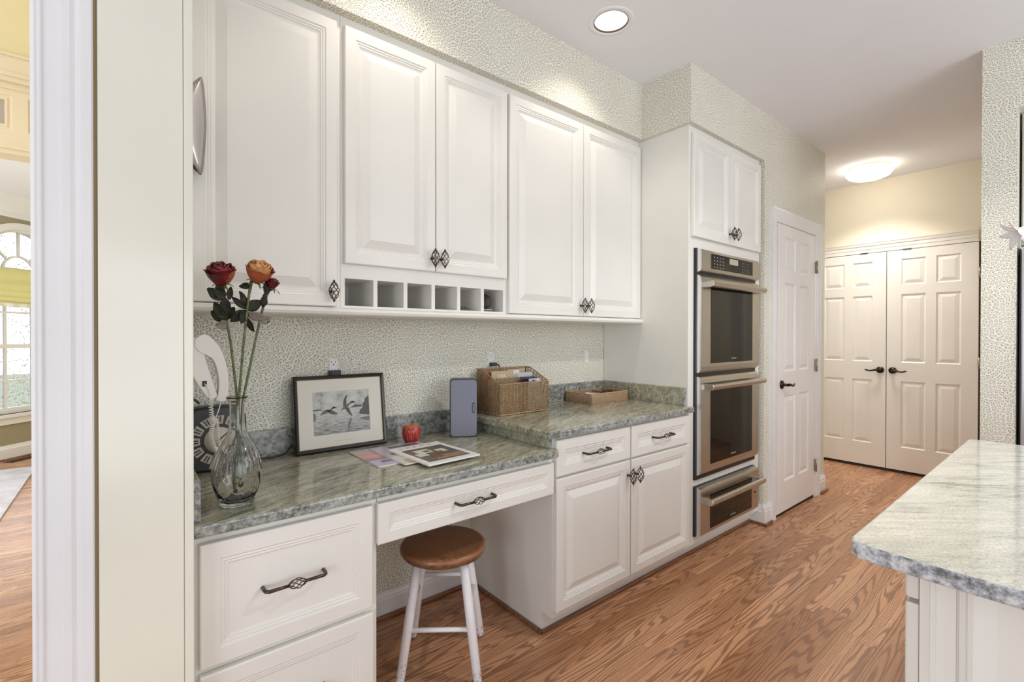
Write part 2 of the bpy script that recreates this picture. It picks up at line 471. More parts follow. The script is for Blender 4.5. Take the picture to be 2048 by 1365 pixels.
DOOR = [(0, -.020), (0, -.003), (.003, 0), (.040, 0), (.0415, -.004), (.048, -.003), (.0495, -.007), (.055, -.006), (.057, -.010), (.063, -.012), (.066, -.013), (.094, -.003), (.096, -.002)]
DRAW = [(0, -.020), (0, -.003), (.003, 0), (.044, 0), (.0455, -.004), (.053, -.003), (.0545, -.007), (.061, -.006), (.0625, -.009), (.068, -.0095)]
SLIM = [(0, -.020), (0, -.003), (.003, 0), (.036, 0), (.0375, -.003), (.043, -.0025), (.0445, -.006), (.050, -.005), (.051, -.008), (.054, -.008)]
def cab_door(name, parent, u0, u1, v0, v1, yf, prof=DOOR, mp=None):
    return MB().panel(mp or toY(yf), u0, u1, v0, v1, prof).build(name, cab, parent, bevel=.0012, seg=1)
def cage(mb, c, ax, L, R, wires=6, twist=pi, rw=.0016, n=14):
    c = Vector(c); ax = Vector(ax).normalized(); q = ax.cross(Vector((0, 1, 0) if abs(ax.y) < .9 else (1, 0, 0))).normalized(); q2 = ax.cross(q)
    for w in range(wires):
        path = []
        for i in range(n+1):
            tt = i/n; th = 2*pi*w/wires + twist*tt; rr = R*sin(pi*tt)**.8 + .0012
            path.append(c + ax*((tt-.5)*L) + q*(rr*cos(th)) + q2*(rr*sin(th)))
        mb.tube(path, rw, 5)
def knob(parent, x, z, yf, label='dark bronze birdcage knob'):
    mb = MB()
    mb.tube([(x, yf, z), (x, yf-.006, z), (x, yf-.022, z)], [.007, .0045, .0045], 8)
    mb.ball((x, yf-.004, z), .0065, (1, .5, 1), 8)
    cage(mb, (x, yf-.032, z), (0, 0, 1), .066, .0155)
    for sgn in (-1, 1): mb.ball((x, yf-.032, z+sgn*.034), .0042, (1, 1, 1.4), 8)
    o = mb.build('knob', bronze, parent); o['label'] = label; return o
def pull(parent, x, z, yf, hw=.078):
    mb = MB(); ym = yf-.034
    for sg in (-1, 1):
        mb.tube([(x+sg*hw, yf+.001, z), (x+sg*hw, yf-.018, z), (x+sg*(hw-.002), yf-.028, z), (x+sg*(hw-.009), ym, z), (x+sg*(hw-.03), ym, z), (x+sg*.021, ym, z)], [.0052, .005, .005, .005, .0048, .0042], 8)
    cage(mb, (x, ym, z), (1, 0, 0), .048, .0115, twist=pi*.9, rw=.0014)
    o = mb.build('pull', bronze, parent); o['label'] = 'dark bronze birdcage bar pull'; return o

# ------------------------------------------------------------------ room shell
ZC = 2.727
YW = -.618
struct('floor', bx(-1.6, 5.75, -3.0, .02, -.06, 0), oakf)
fl2 = bx(-4.2, .2, .02, 7.0, -.06, 0).build('floor.001', oakf); fl2['kind'] = 'structure'
CANS = ((.78, -.556), (1.766, -.556))
ce = MB(); ce.box(-1.6, 5.75, -3.0, -.706, ZC, ZC+.12); ce.box(-1.6, 5.75, -.406, .02, ZC, ZC+.12)
xs_ = -1.6
for cx_, cy_ in CANS:
    ce.box(xs_, cx_-.15, -.706, -.406, ZC, ZC+.12); xs_ = cx_+.15
    for k in range(32):                       # the plaster around each round can
        q_ = []
        for th in (2*pi*k/32, 2*pi*(k+1)/32):
            m_ = .15/max(abs(cos(th)), abs(sin(th)))
            q_.append(((cx_+.0815*cos(th), cy_+.0815*sin(th)), (cx_+m_*cos(th), cy_+m_*sin(th))))
        ce.prism([q_[0][0], q_[0][1], q_[1][1], q_[1][0]], lambda u, v, d_: (u, v, d_), ZC, ZC+.12)
ce.box(xs_, 5.75, -.706, -.406, ZC, ZC+.12)
struct('ceiling', ce, ceilm)
struct('wall_back', bx(.12, 4.42, 0, .12, 0, ZC), wallp)
struct('wall_soffit', bx(.12, 2.3599, -.306, 0, 2.41, ZC), wallp)
# pantry wall: soffit over the tower, return beside it, wall round the pantry door, hall corner
pw = MB(); pw.box(2.360, 3.27, YW, 0, 2.41, ZC); pw.box(3.27, 3.448, YW, -.50, 0, ZC); pw.box(4.152, 4.385, YW, -.50, 0, ZC); pw.box(3.448, 4.152, YW, -.50, 2.035, ZC)
pw.box(4.27, 4.385, -.5, 0.0, 0, ZC)
struct('wall_pantry', pw, wallp)
struct('wall_hall', bx(5.512, 5.63, -3.0, 1.2, 0, ZC), hallw)
struct('wall_hall_left', bx(4.42, 5.63, 1.2, 1.3, 0, ZC), hallw)
struct('ceiling.001', bx(4.385, 5.75, .02, 1.3, ZC, ZC+.08), ceilm)
struct('floor.002', bx(4.385, 5.75, .02, 1.3, -.06, 0), oakf)
# right: refrigerator alcove wall and hall side wall with a doorway
rw_ = MB(); rw_.box(3.42, 3.60, -1.752, -1.625, 0, ZC); rw_.box(3.42, 3.60, -3.0, -1.752, 2.385, ZC); rw_.box(3.60, 4.22, -1.74, -1.625, 0, ZC); rw_.box(4.18, 4.22, -3.0, -1.74, 0, ZC)
rw_.box(5.05, 5.512, -1.74, -1.625, 0, ZC); rw_.box(4.22, 5.05, -1.74, -1.625, 2.06, ZC)
struct('wall_right', rw_, wallp)
dc = MB(); dc.box(5.05, 5.14, -1.628, -1.606, 0, 2.15); dc.box(4.13, 4.22, -1.628, -1.606, 0, 2.15); dc.box(4.13, 5.14, -1.628, -1.606, 2.06, 2.15)
struct('trim_1', dc, trimw, bevel=.004)
struct('wall_den', bx(4.22, 5.512, -2.9, -2.8, 0, ZC), olive)

# partition at the left end of the desk, its pilaster and the cased opening
lw = MB(); lw.box(-.045, .12, -.64, 0.0, 0, ZC)
struct('wall_left', lw, jambw)
struct('trim_2', MB().box(-.0455, .104, -.660, -.64, 0, ZC).box(.1045, .1225, -.663, -.60, 0, ZC), jambw, bevel=.002)
ow = MB(); ow.box(-1.6, -1.15, -.64, -.50, 0, ZC); ow.box(-1.15, -.135, -.64, -.50, 2.2, ZC); ow.box(-.135, -.045, -.64, -.50, 0, ZC)
struct('wall_opening', ow, jambw)
# moulded casing: profile in plan (x, y), extruded upward
def casing_profile(x0, x1, y):
    w = x1-x0
    pts = [(0, 0), (0, .012), (.06, .016), (.10, .014), (.13, .020), (.17, .020), (.20, .016), (.45, .017), (.50, .021), (.62, .021), (.70, .017), (.80, .019), (.84, .025), (.97, .025), (1, .021), (1, 0)]
    return [(x0+p*w, y-d) for p, d in pts]
cs = MB()
cs.prism(casing_profile(-.1465, -.0520, -.640), lambda u, v, d: (u, v, d), 0, 2.30)
cs.box(-1.25, -.052, -.662, -.64, 2.20, 2.30)
cs.prism(casing_profile(-1.15, -1.245, -.640), lambda u, v, d: (u, v, d), 0, 2.30)
struct('trim_3', cs, trimw)
struct('trim_4', bx(-.0525, -.0452, -.648, -.64, 0, ZC), Mat('tan_joint', (.42, .33, .18), .6).m)

# baseboards and shoe mouldings
def baseboard(name, x0, x1, y, h=.115):
    P = [(0, 0), (.016, 0), (.016, h*.70), (.013, h*.76), (.013, h*.82), (.008, h*.90), (.006, h), (0, h)]
    mb = MB(); mb.prism([(d, v) for d, v in P], lambda u, v, d: (d, y-u, v), x0, x1)
    return struct(name, mb, trimw)
def shoe_run(name, segs):
    mb = MB()
    for (x0, y0, x1, y1) in segs: mb.box(x0, x1, y0, y1, 0, .019)
    return struct(name, mb, shoe, bevel=.006)
baseboard('baseboard_back', .60, 1.352, 0)
shoe_run('trim_5', [(.60, -.030, 1.34, -.016), (1.340, -.545, 1.352, -.016), (1.340, -.545, 3.25, -.532)])
bp_ = MB(); PB = [(0, 0), (.016, 0), (.016, .088), (.013, .095), (.013, .108), (.007, .122), (.005, .132), (0, .132)]
bp_.prism(PB, lambda u, v, d: (d, YW-u, v), 3.254, 3.362); bp_.prism(PB, lambda u, v, d: (d, YW-u, v), 4.235, 4.385)
bp_.prism(PB, lambda u, v, d: (3.27-u, -d, v), .50, -YW); bp_.prism(PB, lambda u, v, d: (4.385+u, -d, v), 0.0, -YW)
struct('baseboard_pantry', bp_, trimw)
shoe_run('trim_6', [(3.242, -.648, 3.362, -.634), (3.242, -.648, 3.254, -.53), (4.235, -.648, 4.412, -.634), (4.401, -.648, 4.413, 0)])

# ------------------------------------------------------------------ doors
def six_panel(mb, mp, u0, u1, v0, v1, th=.035):
    w = u1-u0; h = v1-v0
    us = [u0, u0+w*.165, u0+w*.445, u0+w*.575, u0+w*.855, u1]
    us = [u0, u0+w*.17, u0+w*.455, u0+w*.565, u0+w*.83, u1]
    vs_ = [v0, v0+h*.105, v0+h*.405, v0+h*.49, v0+h*.80, v0+h*.842, v0+h*.96, v1]
    for i in range(5):
        for j in range(7):
            prof = [(0, 0)]
            if i in (1, 3) and j in (1, 3, 5):
                prof = [(0, 0), (.009, -.009), (.013, -.010), (.040, -.002), (.042, -.0015)]
            mb.panel(mp, us[i], us[i+1], vs_[j], vs_[j+1], prof, back=False)
    c = [(u0, v0), (u1, v0), (u1, v1), (u0, v1)]
    mb.add([mp(u, v, 0) for u, v in c] + [mp(u, v, -th) for u, v in c], [(0, 4, 5, 1), (1, 5, 6, 2), (2, 6, 7, 3), (3, 7, 4, 0), (7, 6, 5, 4)])
    return mb
def lever(parent, mp, u, v, sgn):
    mb = MB()
    M3 = lambda p: mp(*p)
    def disc(r_, d0, d1, n=20):
        mb.add([mp(u+r_*cos(2*pi*k/n), v+r_*sin(2*pi*k/n), d) for d in (d0, d1) for k in range(n)],
               [tuple(range(n, 2*n))] + [(k, (k+1) % n, n+(k+1) % n, n+k) for k in range(n)], True)
    disc(.030, 0, .008); disc(.022, .008, .012); disc(.010, .012, .040)
    path = [mp(u, v, .045), mp(u+sgn*.02, v+.002, .048), mp(u+sgn*.045, v-.004, .049), mp(u+sgn*.07, v-.010, .048), mp(u+sgn*.09, v-.006, .046), mp(u+sgn*.108, v+.001, .044)]
    mb.tube(path, [.011, .010, .008, .007, .0075, .006], 8)
    o = mb.build('door_handle', bronze_dark, parent); o['label'] = 'dark bronze lever handle'; return o
# pantry door
d1 = sroot('door_1', (3.80, YW, 0))
six_panel(MB(), toY(-.628), 3.458, 4.142, .022, 2.025).build('door_leaf', doorw, d1)
lever(d1, toY(-.628), 3.525, .915, 1)
for hz in (1.785, 1.027, .25):
    hb = MB(); hb.box(4.1445, 4.166, -.642, -.626, hz-.045, hz+.045); hb.tube([(4.146, -.643, hz-.05), (4.146, -.643, hz+.05)], .0055, 8)
    hb.build('hinge', brass, d1)
pc = MB()
def cased(mb, x0, x1, zt, wd, y):
    prof = [(0, 0), (0, .008), (.10, .013), (.35, .013), (.42, .017), (.80, .019), (.86, .023), (1, .021), (1, 0)]
    # left, head, right as mitred sweep
    path = [((x0, 0), (-1, 0)), ((x0, zt), (-1, 1)), ((x1, zt), (1, 1)), ((x1, 0), (1, 0))]
    vs = []; n = len(prof)
    for (px, pz), (dx, dz) in path:
        for p, d in prof: vs.append((px+dx*p*wd, y-d, pz+dz*p*wd))
    fs = [(i*n+k, i*n+k+1, (i+1)*n+k+1, (i+1)*n+k) for i in range(3) for k in range(n-1)]
    mb.add(vs, fs)
cased(pc, 3.447, 4.153, 2.036, .088, YW)
struct('trim_7', pc, trimw)
struct('door_4', MB().box(3.448, 3.456, YW, -.5, 0, 2.034).box(4.144, 4.152, YW, -.5, 0, 2.034).box(3.448, 4.152, YW, -.5, 2.027, 2.034), trimw)
struct('shade_strip_pantry', bx(3.456, 4.144, -.624, -.55, 0, .012), Mat('under_door_shade', (.03, .018, .01), .7).m)  # dark strip painting the shade in the gap under the pantry door
# closet double doors in the hall end wall
XH = 5.512
for nm, u0, u1, lu, sg in (('door_2', .172, .777, .735, -1), ('door_3', .783, 1.392, .828, 1)):
    dd = sroot(nm, (XH-.02, -(u0+u1)/2, 0))
    six_panel(MB(), toX(XH-.034), u0, u1, .025, 2.038, .033).build('door_leaf', closw, dd)
    lever(dd, toX(XH-.034), lu, .936, sg)
    if sg > 0:
        for hz in (1.78, 1.03, .27): MB().tube([(XH-.04, -1.398, hz-.045), (XH-.04, -1.398, hz+.045)], .006, 8).build('hinge', brass, dd)
    cu = (u0+u1)/2 + (.13 if sg < 0 else -.16)
    MB().box(XH-.042, XH-.005, -cu-.03, -cu+.03, 2.039, 2.045).build('catch', bronze_dark, dd)
th_ = MB(); PT = [(0, 2.046), (.020, 2.046), (.022, 2.075), (.026, 2.080), (.026, 2.105), (.032, 2.112), (.036, 2.130), (.040, 2.136), (.040, 2.146), (0, 2.146)]
th_.prism(PT, lambda u, v, d: (XH-u, -d, v), .10, 1.39)
struct('trim_8', th_, closw)
struct('shade_strip_closet', bx(XH-.040, XH, -1.405, -.16, 0, .016), Mat('under_door_shade', (.03, .018, .01), .7).m)  # dark strip standing in for the shade under the closet doors
struct('wall_closet_gap', bx(XH-.0015, XH-.0005, -1.405, -.16, 0, 2.046), Mat('dark_closet_gap', (.05, .03, .015), .8).m)

# ------------------------------------------------------------------ wall cabinets
YF = -.266; YD = -.287
ZB, ZT = 1.352, 2.4095
c1 = thing('wall_cabinet', 'cream single-door wall cabinet at the left end, behind the roses', 'cabinet', (.36, 0, ZB), 'cream wall cabinets over the desk')
MB().box(.12, .602, YF, 0, ZB, ZT).build('cabinet_body', cab, c1)
d = cab_door('door', c1, .150, .586, 1.356, 2.372, YD)
knob(d, .563, 1.408, YD)
c2 = thing('wall_cabinet', 'cream two-door wall cabinet with a row of pigeonholes beneath its doors', 'cabinet', (.985, 0, ZB), 'cream wall cabinets over the desk')
MB().box(.603, 1.368, YF, 0, 1.492, ZT).build('cabinet_body', cab, c2)
pg = MB(); pg.box(.603, 1.368, -.008, -.001, ZB, 1.492)
pg.box(.603, 1.368, YF, -.008, ZB, 1.362); pg.box(.603, 1.368, YF, -.008, 1.462, 1.492)
px0, px1 = .619, 1.352; step = (px1-px0+.016)/6
pg.box(.603, px0, YF, -.008, 1.362, 1.462); pg.box(px1, 1.368, YF, -.008, 1.362, 1.462)
for i in range(1, 6): pg.box(px0+i*step-.016, px0+i*step, YF, -.008, 1.362, 1.462)
pg.build('pigeonhole_rack', cab, c2)
d = cab_door('door', c2, .613, .985, 1.514, 2.372, YD); knob(d, .966, 1.566, YD)
d = cab_door('door', c2, .989, 1.362, 1.514, 2.372, YD); knob(d, 1.010, 1.566, YD)
c3 = thing('wall_cabinet', 'cream two-door wall cabinet beside the oven tower', 'cabinet', (1.877, 0, ZB), 'cream wall cabinets over the desk')
MB().box(1.369, 2.384, YF, 0, ZB, ZT).build('cabinet_body', cab, c3)
d = cab_door('door', c3, 1.376, 1.877, 1.356, 2.372, YD); knob(d, 1.855, 1.411, YD)
d = cab_door('door', c3, 1.881, 2.380, 1.356, 2.372, YD); knob(d, 1.905, 1.411, YD)
lr = MB(); PR = [(0, 1.324), (.287, 1.324), (.297, 1.329), (.301, 1.338), (.297, 1.347), (.287, 1.352), (0, 1.352)]
lr.prism(PR, lambda u, v, d_: (d_, -u, v), .122, 2.386)
struct('trim_9', lr, cab)

# things in the pigeonholes
pm = MB(); pm.lathe([(0, -.004), (.034, -.004), (.036, 0), (.034, .004), (0, .004)], (1.2755, -.22, 1.4095), 28, Matrix.Rotation(radians(-32), 4, 'Z') @ Matrix.Rotation(radians(82), 4, 'X'))
tag(recenter(pm.build('coaster', flat('black_rubber', (.02, .016, .013), .5)), (1.2755, -.22, 1.374)), 'black round coaster standing in the rightmost pigeonhole', 'coaster')
nt = MB(); nt.box(1.238, 1.306, -.258, -.13, 1.363, 1.369); nt.box(1.242, 1.300, -.253, -.14, 1.369, 1.373, mi=1)
tag(recenter(nt.build('notepad', [flat('brown_pad', (.10, .04, .03), .5), paperg]), (1.272, -.19, 1.363)), 'small brown and grey notepad lying in the rightmost pigeonhole', 'notepad')
wm = MB()
for k in range(4): wm.tube([(1.120+.012*k, -.258, 1.364), (1.126+.012*k, -.257, 1.374+.004*(k % 3)), (1.134+.013*k, -.256, 1.381-.003*k), (1.128+.015*k, -.254, 1.366)], .0011, 5)
tag(recenter(wm.build('wire_ornament', bronze_dark), (1.14, -.256, 1.363)), 'dark wire ornament lying in the second pigeonhole from the right', 'ornament')

# ------------------------------------------------------------------ oven tower
TX0, TX1, TY = 2.386, 3.254, -.590
tw = thing('oven_tower', 'tall cream oven tower cabinet with two upper doors', 'cabinet', (2.82, 0, 0))
tb = MB(); XA, XB = TX0+.02, TX1-.02
tb.box(TX0, XA, TY, -.003, .09, 2.4095); tb.box(XB, TX1, TY, -.003, .09, 2.4095)
tb.box(XA, XB, -.02, -.003, .09, 2.404)
tb.box(XA, TX0+.055, TY, -.021, .0901, 2.409); tb.box(3.176, XB, TY, -.021, .0901, 2.409)
tb.box(TX0+.055, 3.176, TY, -.021, 1.742, 2.409); tb.box(TX0+.055, 3.176, TY, -.021, .413, .449); tb.box(TX0+.055, 3.176, TY, -.021, .0901, .134)
tb.box(TX0+.001, TX1-.001, -.532, -.022, 0, .0895)
tb.build('cabinet_body', cab, tw)
d = cab_door('door', tw, 2.409, 2.828, 1.800, 2.372, -.611); knob(d, 2.806, 1.862, -.611)
d = cab_door('door', tw, 2.832, 3.236, 1.800, 2.372, -.611); knob(d, 2.856, 1.862, -.611)

def bevel_panel(mp, u0, u1, v0, v1, d0, d1, rad=.012):
    # steel front with a rolled top and bottom
    prof = [(v0, d0), (v0+.002, d0+(d1-d0)*.45), (v0+rad*.6, d0+(d1-d0)*.85), (v0+rad*1.6, d1), (v1-rad*1.6, d1), (v1-rad*.6, d0+(d1-d0)*.85), (v1-.002, d0+(d1-d0)*.45), (v1, d0)]
    n = len(prof); mb = MB()
    vs = [mp(u, v, d_) for u in (u0, u1) for v, d_ in prof]
    mb.add(vs, [(k, k+1, n+k+1, n+k) for k in range(n-1)] + [(n-1, 0, n, 2*n-1)], mi=0)
    mb.add(vs, [tuple(range(n-1, -1, -1)), tuple(range(n, 2*n))], mi=1)
    return mb
def bar_handle(parent, x0, x1, z, yf, off=.056):
    mb = MB()
    for x in (x0, x1-.03): mb.box(x, x+.03, yf-off+.012, yf+.002, z-.017, z+.014)
    P = [(-.018, 0), (-.012, .014), (.004, .020), (.016, .016), (.019, .004), (.017, -.004), (-.016, -.004)]
    mb.prism([(yf-off-q+.012, z+p) for p, q in P], lambda u, v, d_: (d_, u, v), x0, x1, smooth=False)
    return mb.build('handle', steel, parent, bevel=.003)
OY = -.632; mpo = toY(OY)
ov = thing('double_oven', 'stainless double wall oven with black glass doors in the cream tower', 'oven', (2.805, TY, .45))
ob = MB(); ob.box(2.442, 3.172, -.604, -.08, .451, 1.740)
ob.build('oven_body', blackm, ov)
OX0, OX1 = 2.450, 3.160
cp = bevel_panel(mpo, OX0, OX1, 1.607, 1.738, -.028, 0).build('control_panel', [steel, steel_side], ov)
kp = MB(); kp.box(2.555, 3.066, OY-.0012, OY, 1.631, 1.716)
for i in range(4):
    for j in range(4): kp.box(2.583+.033*i, 2.593+.033*i, OY-.0018, OY-.001, 1.640+.019*j, 1.645+.019*j, 1)
for i in range(2):
    for j in range(4): kp.box(2.925+.075*i, 2.934+.075*i, OY-.0018, OY-.001, 1.640+.018*j, 1.644+.018*j, 1)
kp.build('display_glass', [ovglass, flat('keypad_print', (.30, .30, .30), .5)], cp)
MB().box(2.765, 2.870, OY-.0020, OY-.001, 1.675, 1.709).build('display_screen', flat('pale_lcd', (.42, .40, .33), .3), cp)
for z0, z1, g0, g1, hz in ((1.047, 1.592, 1.098, 1.541, 1.537), (.478, 1.026, .530, .952, .970)):
    od = bevel_panel(mpo, OX0, OX1, z0, z1, -.028, 0, .022).build('oven_door', [steel, steel_side], ov)
    MB().box(2.553, 3.066, OY-.0015, OY, g0, g1).build('door_glass', ovglass, od)
    bar_handle(od, 2.468, 3.132, hz, OY)
    text('THERMADOR', .011, flat('etched_logo', (.45, .45, .45), .4), od, Matrix.Translation((2.82, OY-.0018, g0+.022)) @ Matrix.Rotation(pi/2, 4, 'X'), 'logo')
wd = thing('warming_drawer', 'stainless warming drawer with dark glass low under the double oven', 'drawer', (2.805, TY, .135))
MB().box(2.442, 3.172, -.604, -.10, .136, .411).build('drawer_body', blackm, wd)
wf = bevel_panel(mpo, OX0, OX1, .138, .409, -.028, 0, .012).build('drawer_front', [steel, steel_side], wd)
MB().box(2.553, 3.066, OY-.0015, OY, .166, .356).build('door_glass', ovglass, wf)
bar_handle(wf, 2.468, 3.132, .338, OY)
MB().tube([(3.112, OY, .255), (3.112, OY-.004, .255)], .006, 10).build('indicator', blackp, wf)
text('THERMADOR', .011, flat('etched_logo', (.45, .45, .45), .4), wf, Matrix.Translation((2.82, OY-.0018, .186)) @ Matrix.Rotation(pi/2, 4, 'X'), 'logo')

# ------------------------------------------------------------------ base cabinets and desk
BY = -.594; BD = -.615
bc = thing('base_cabinet', 'cream base cabinet with two drawers over two doors beside the oven tower', 'cabinet', (1.868, -.3, 0))
MB().prism([(-.002, 0), (-.532, 0), (-.532, .09), (BY, .09), (BY, .836), (-.002, .836)], lambda u, v, d_: (d_, u, v), 1.352, 2.3855).build('cabinet_body', cab, bc)
for u0, u1 in ((1.359, 1.846), (1.855, 2.366)):
    d = cab_door('drawer', bc, u0, u1, .675, .825, BD, DRAW); pull(d, (u0+u1)/2, .748, BD+.009)
d = cab_door('door', bc, 1.359, 1.846, .117, .665, BD); knob(d, 1.824, .598, BD)
d = cab_door('door', bc, 1.855, 2.366, .117, .665, BD); knob(d, 1.878, .598, BD)
db = thing('drawer_cabinet', 'cream two-drawer desk cabinet under the left end of the granite desk', 'cabinet', (.36, -.3, 0))
MB().prism([(-.002, 0), (-.532, 0), (-.532, .09), (BY, .09), (BY, .761), (-.002, .761)], lambda u, v, d_: (d_, u, v), .122, .598).build('cabinet_body', cab, db)
d = cab_door('drawer', db, .138, .580, .428, .738, BD, DRAW); pull(d, .357, .585, BD+.009)
d = cab_door('drawer', db, .138, .582, .105, .412, BD, DRAW); pull(d, .357, .258, BD+.009)
kd = thing('kneehole_unit', 'wide shallow cream pencil drawer unit over the kneehole of the desk', 'desk drawer', (.97, -.4, .61))
MB().box(.6, 1.350, BY, -.03, .640, .760).build('drawer_box', cab, kd)
d = cab_door('drawer_front', kd, .596, 1.344, .610, .738, BD, SLIM); pull(d, .955, .676, BD+.008)

ct = thing('countertop', 'low green granite desk countertop under the framed duck print', 'countertop', (.73, -.3, .762), 'green granite countertops')
MB().box(.1225, 1.349, -.637, -.001, .7625, .793).build('slab', gran, ct, bevel=.006, seg=3)
MB().box(.1425, 1.329, -.021, -.001, .7932, .893).build('backsplash', gran, ct, bevel=.002)
MB().box(.1225, .1422, -.605, -.001, .7932, .893).build('backsplash', gran, ct, bevel=.002)
MB().box(1.329, 1.3495, -.596, -.001, .7932, .8365).build('backsplash', gran, ct, bevel=.001)
ct2 = thing('countertop', 'upper green granite countertop under the wicker baskets', 'countertop', (1.85, -.3, .838), 'green granite countertops')
MB().box(1.302, 2.3845, -.632, -.001, .8375, .868).build('slab', gran, ct2, bevel=.006, seg=3)
MB().box(1.302, 2.364, -.021, -.001, .8682, .968).build('backsplash', gran, ct2, bevel=.002)
MB().box(2.3645, 2.3845, -.580, -.001, .8682, .968).build('backsplash', gran, ct2, bevel=.002)

# ------------------------------------------------------------------ island
il = thing('island_cabinet', 'white kitchen island cabinet under the granite top', 'cabinet', (1.78, -2.1, 0))
MB().box(1.12, 2.42, -2.7, -1.795, 0, .836).build('cabinet_body', cab, il)
mpi = lambda u, v, d_: (u, -1.795+.021+d_, v)
for u0, u1 in ((1.107, 1.75), (1.756, 2.415)):
    MB().panel(lambda u, v, d_: (u, -1.7745+d_, v), u0, u1, .665+.112, .831, DRAW[:3]).build('drawer', cab, il, bevel=.002)
    MB().panel(lambda u, v, d_: (u, -1.7745+d_, v), u0, u1, .10, .768, DOOR).build('door', cab, il, bevel=.002)
ep = MB(); EP = [(-1.797, -.02), (-1.797, 0), (-1.811, 0), (-1.812, .004), (-1.818, .004), (-1.819, 0), (-1.845, 0), (-1.8455, -.005), (-1.8485, -.005), (-1.849, 0), (-1.857, .001), (-1.860, .005), (-1.867, .006), (-1.872, .001), (-1.884, -.004), (-1.894, -.007), (-2.56, -.007), (-2.59, .004), (-2.66, .004), (-2.66, -.02)]
ep.prism(EP, lambda u, v, d_: (1.098-v, u, d_), .02, .834)
ep.build('end_panel', cab, il)
ict = thing('countertop', 'glare-lightened green granite island countertop in the right foreground', 'countertop', (1.77, -2.2, .838))
isl = MB(); poly = [(1.085, -1.698), (1.066, -1.703), (1.056, -1.715), (1.052, -1.735), (1.048, -1.84), (1.050, -1.95), (1.058, -2.2), (1.07, -2.78), (2.45, -2.78), (2.455, -1.715), (2.44, -1.698)]
isl.prism(poly[::-1], lambda u, v, d_: (u, v, d_), .838, .868)
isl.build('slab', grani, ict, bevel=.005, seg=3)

# ------------------------------------------------------------------ refrigerator alcove
fr = thing('refrigerator', 'stainless refrigerator at the right edge behind the island', 'refrigerator', (3.7, -2.2, 0))
MB().box(3.45, 4.15, -2.68, -1.760, .02, 1.70).build('fridge_body', blackm, fr)
MB().box(3.405, 3.448, -2.68, -1.768, .06, 1.695).build('door', steel_side, fr, bevel=.006)
fc = thing('wall_cabinet', 'white cabinet in the alcove above the refrigerator', 'cabinet', (3.7, -2.2, 1.72))
MB().box(3.525, 4.15, -2.68, -1.760, 1.715, 2.384).build('cabinet_body', cab, fc)
MB().panel(toX(3.504), 1.765, 2.65, 1.73, 2.37, DOOR).build('door', cab, fc)

# ------------------------------------------------------------------ ceiling lamps
def can(cx, cy, label):
    o = thing('recessed_light', label, 'ceiling light', (cx, cy, ZC), 'recessed ceiling lights')
    MB().lathe([(.0805, .004), (.0805, -.003), (.100, -.0035), (.106, -.001), (.106, 0)], (cx, cy, ZC), 48, cap=False).build('trim_ring', ceilm, o)
    MB().lathe([(.0800, -.0028), (.0770, -.0030), (.0765, .004)], (cx, cy, ZC), 48, cap=False).build('rim', flat('rim_shadow_bronze', (.10, .07, .04), .4), o)
    MB().lathe([(.0775, .001), (.076, .03), (.070, .075), (.066, .110)], (cx, cy, ZC), 48, cap=False).build('baffle', flat('white_baffle', (.88, .85, .80), .4), o)
    MB().lathe([(.0655, .108), (.060, .088), (.045, .074), (.02, .067), (0, .066)], (cx, cy, ZC), 40, cap=True).build('lamp', emit('lit_lamp', (1, .94, .84), 4), o)
    light('can_spot', 'SPOT', (cx, cy, ZC-.02), 11, (1, .91, .77), (cx, cy, 0), spot_size=radians(118), spot_blend=.55, shadow_soft_size=.05)
can(*CANS[1], 'lit round recessed downlight in the kitchen ceiling over the wall cabinets')
can(*CANS[0], 'lit recessed downlight over the roses, above the top edge of the view')
hl = thing('flush_light', 'lit white flush dome light on the hall ceiling before the closet', 'ceiling light', (5.03, -.75, ZC))
MB().lathe([(.160, -.001), (.160, -.030), (.150, -.032)], (5.03, -.75, ZC), 48, cap=False).build('base', flat('warm_white_enamel', (.72, .65, .55), .4), hl)
MB().lathe([(.163, -.028), (.170, -.040), (.168, -.055), (.150, -.078), (.11, -.096), (.06, -.106), (0, -.109)], (5.03, -.75, ZC), 48, cap=False).build('diffuser', emit('lit_opal_diffuser', (1, .93, .80), 9.5), hl)
light('hall_lamp', 'AREA', (5.03, -.75, ZC-.125), 11, (1, .94, .87), (5.03, -.75, 0), shape='DISK', size=.26, spread=radians(118))

# ------------------------------------------------------------------ outlets
def outlet(x, z, label, switch=False, upper=True):
    o = thing('wall_outlet' if not switch else 'light_switch', label, 'outlet' if not switch else 'switch', (x, 0, z), None)
    MB().box(x-.0165, x+.0165, -.0055, -.0005, z-.034, z+.034).build('receptacle' if not switch else 'rocker', whitep, o, bevel=.001)
    MB().box(x-.035, x+.035, -.002, -.0003, z-.058, z+.058).build('cover_plate', wallp, o)
    sl = MB()
    if not switch:
        for dz in (.018, -.018):
            sl.box(x-.0085, x-.0065, -.0060, -.0052, z+dz, z+dz+.009); sl.box(x+.0062, x+.0082, -.0060, -.0052, z+dz, z+dz+.008)
            sl.tube([(x, -.0052, z+dz-.007), (x, -.0061, z+dz-.007)], .0026, 8)
        sl.build('slot', slot, o)
    else:
        sl.box(x-.010, x+.010, -.0085, -.005, z-.022, z+.022); sl.build('paddle', whitep, o)
    return o
outlet(.665, 1.121, 'white outlet above the framed duck print')
outlet(1.478, 1.130, 'white outlet on the wallpaper above the tall wicker basket')
outlet(2.218, 1.122, 'white switch on the wallpaper above the low wicker tray', True)
ad = MB(); ad.box(.644, .691, -.024, -.0062, 1.048, 1.109); ad.box(.650, .685, -.027, -.023, 1.053, 1.103)
tag(recenter(ad.build('power_adapter', blackp, bevel=.003), (.668, -.03, 1.077)), 'black power adapter plugged in just above the picture frame', 'adapter')
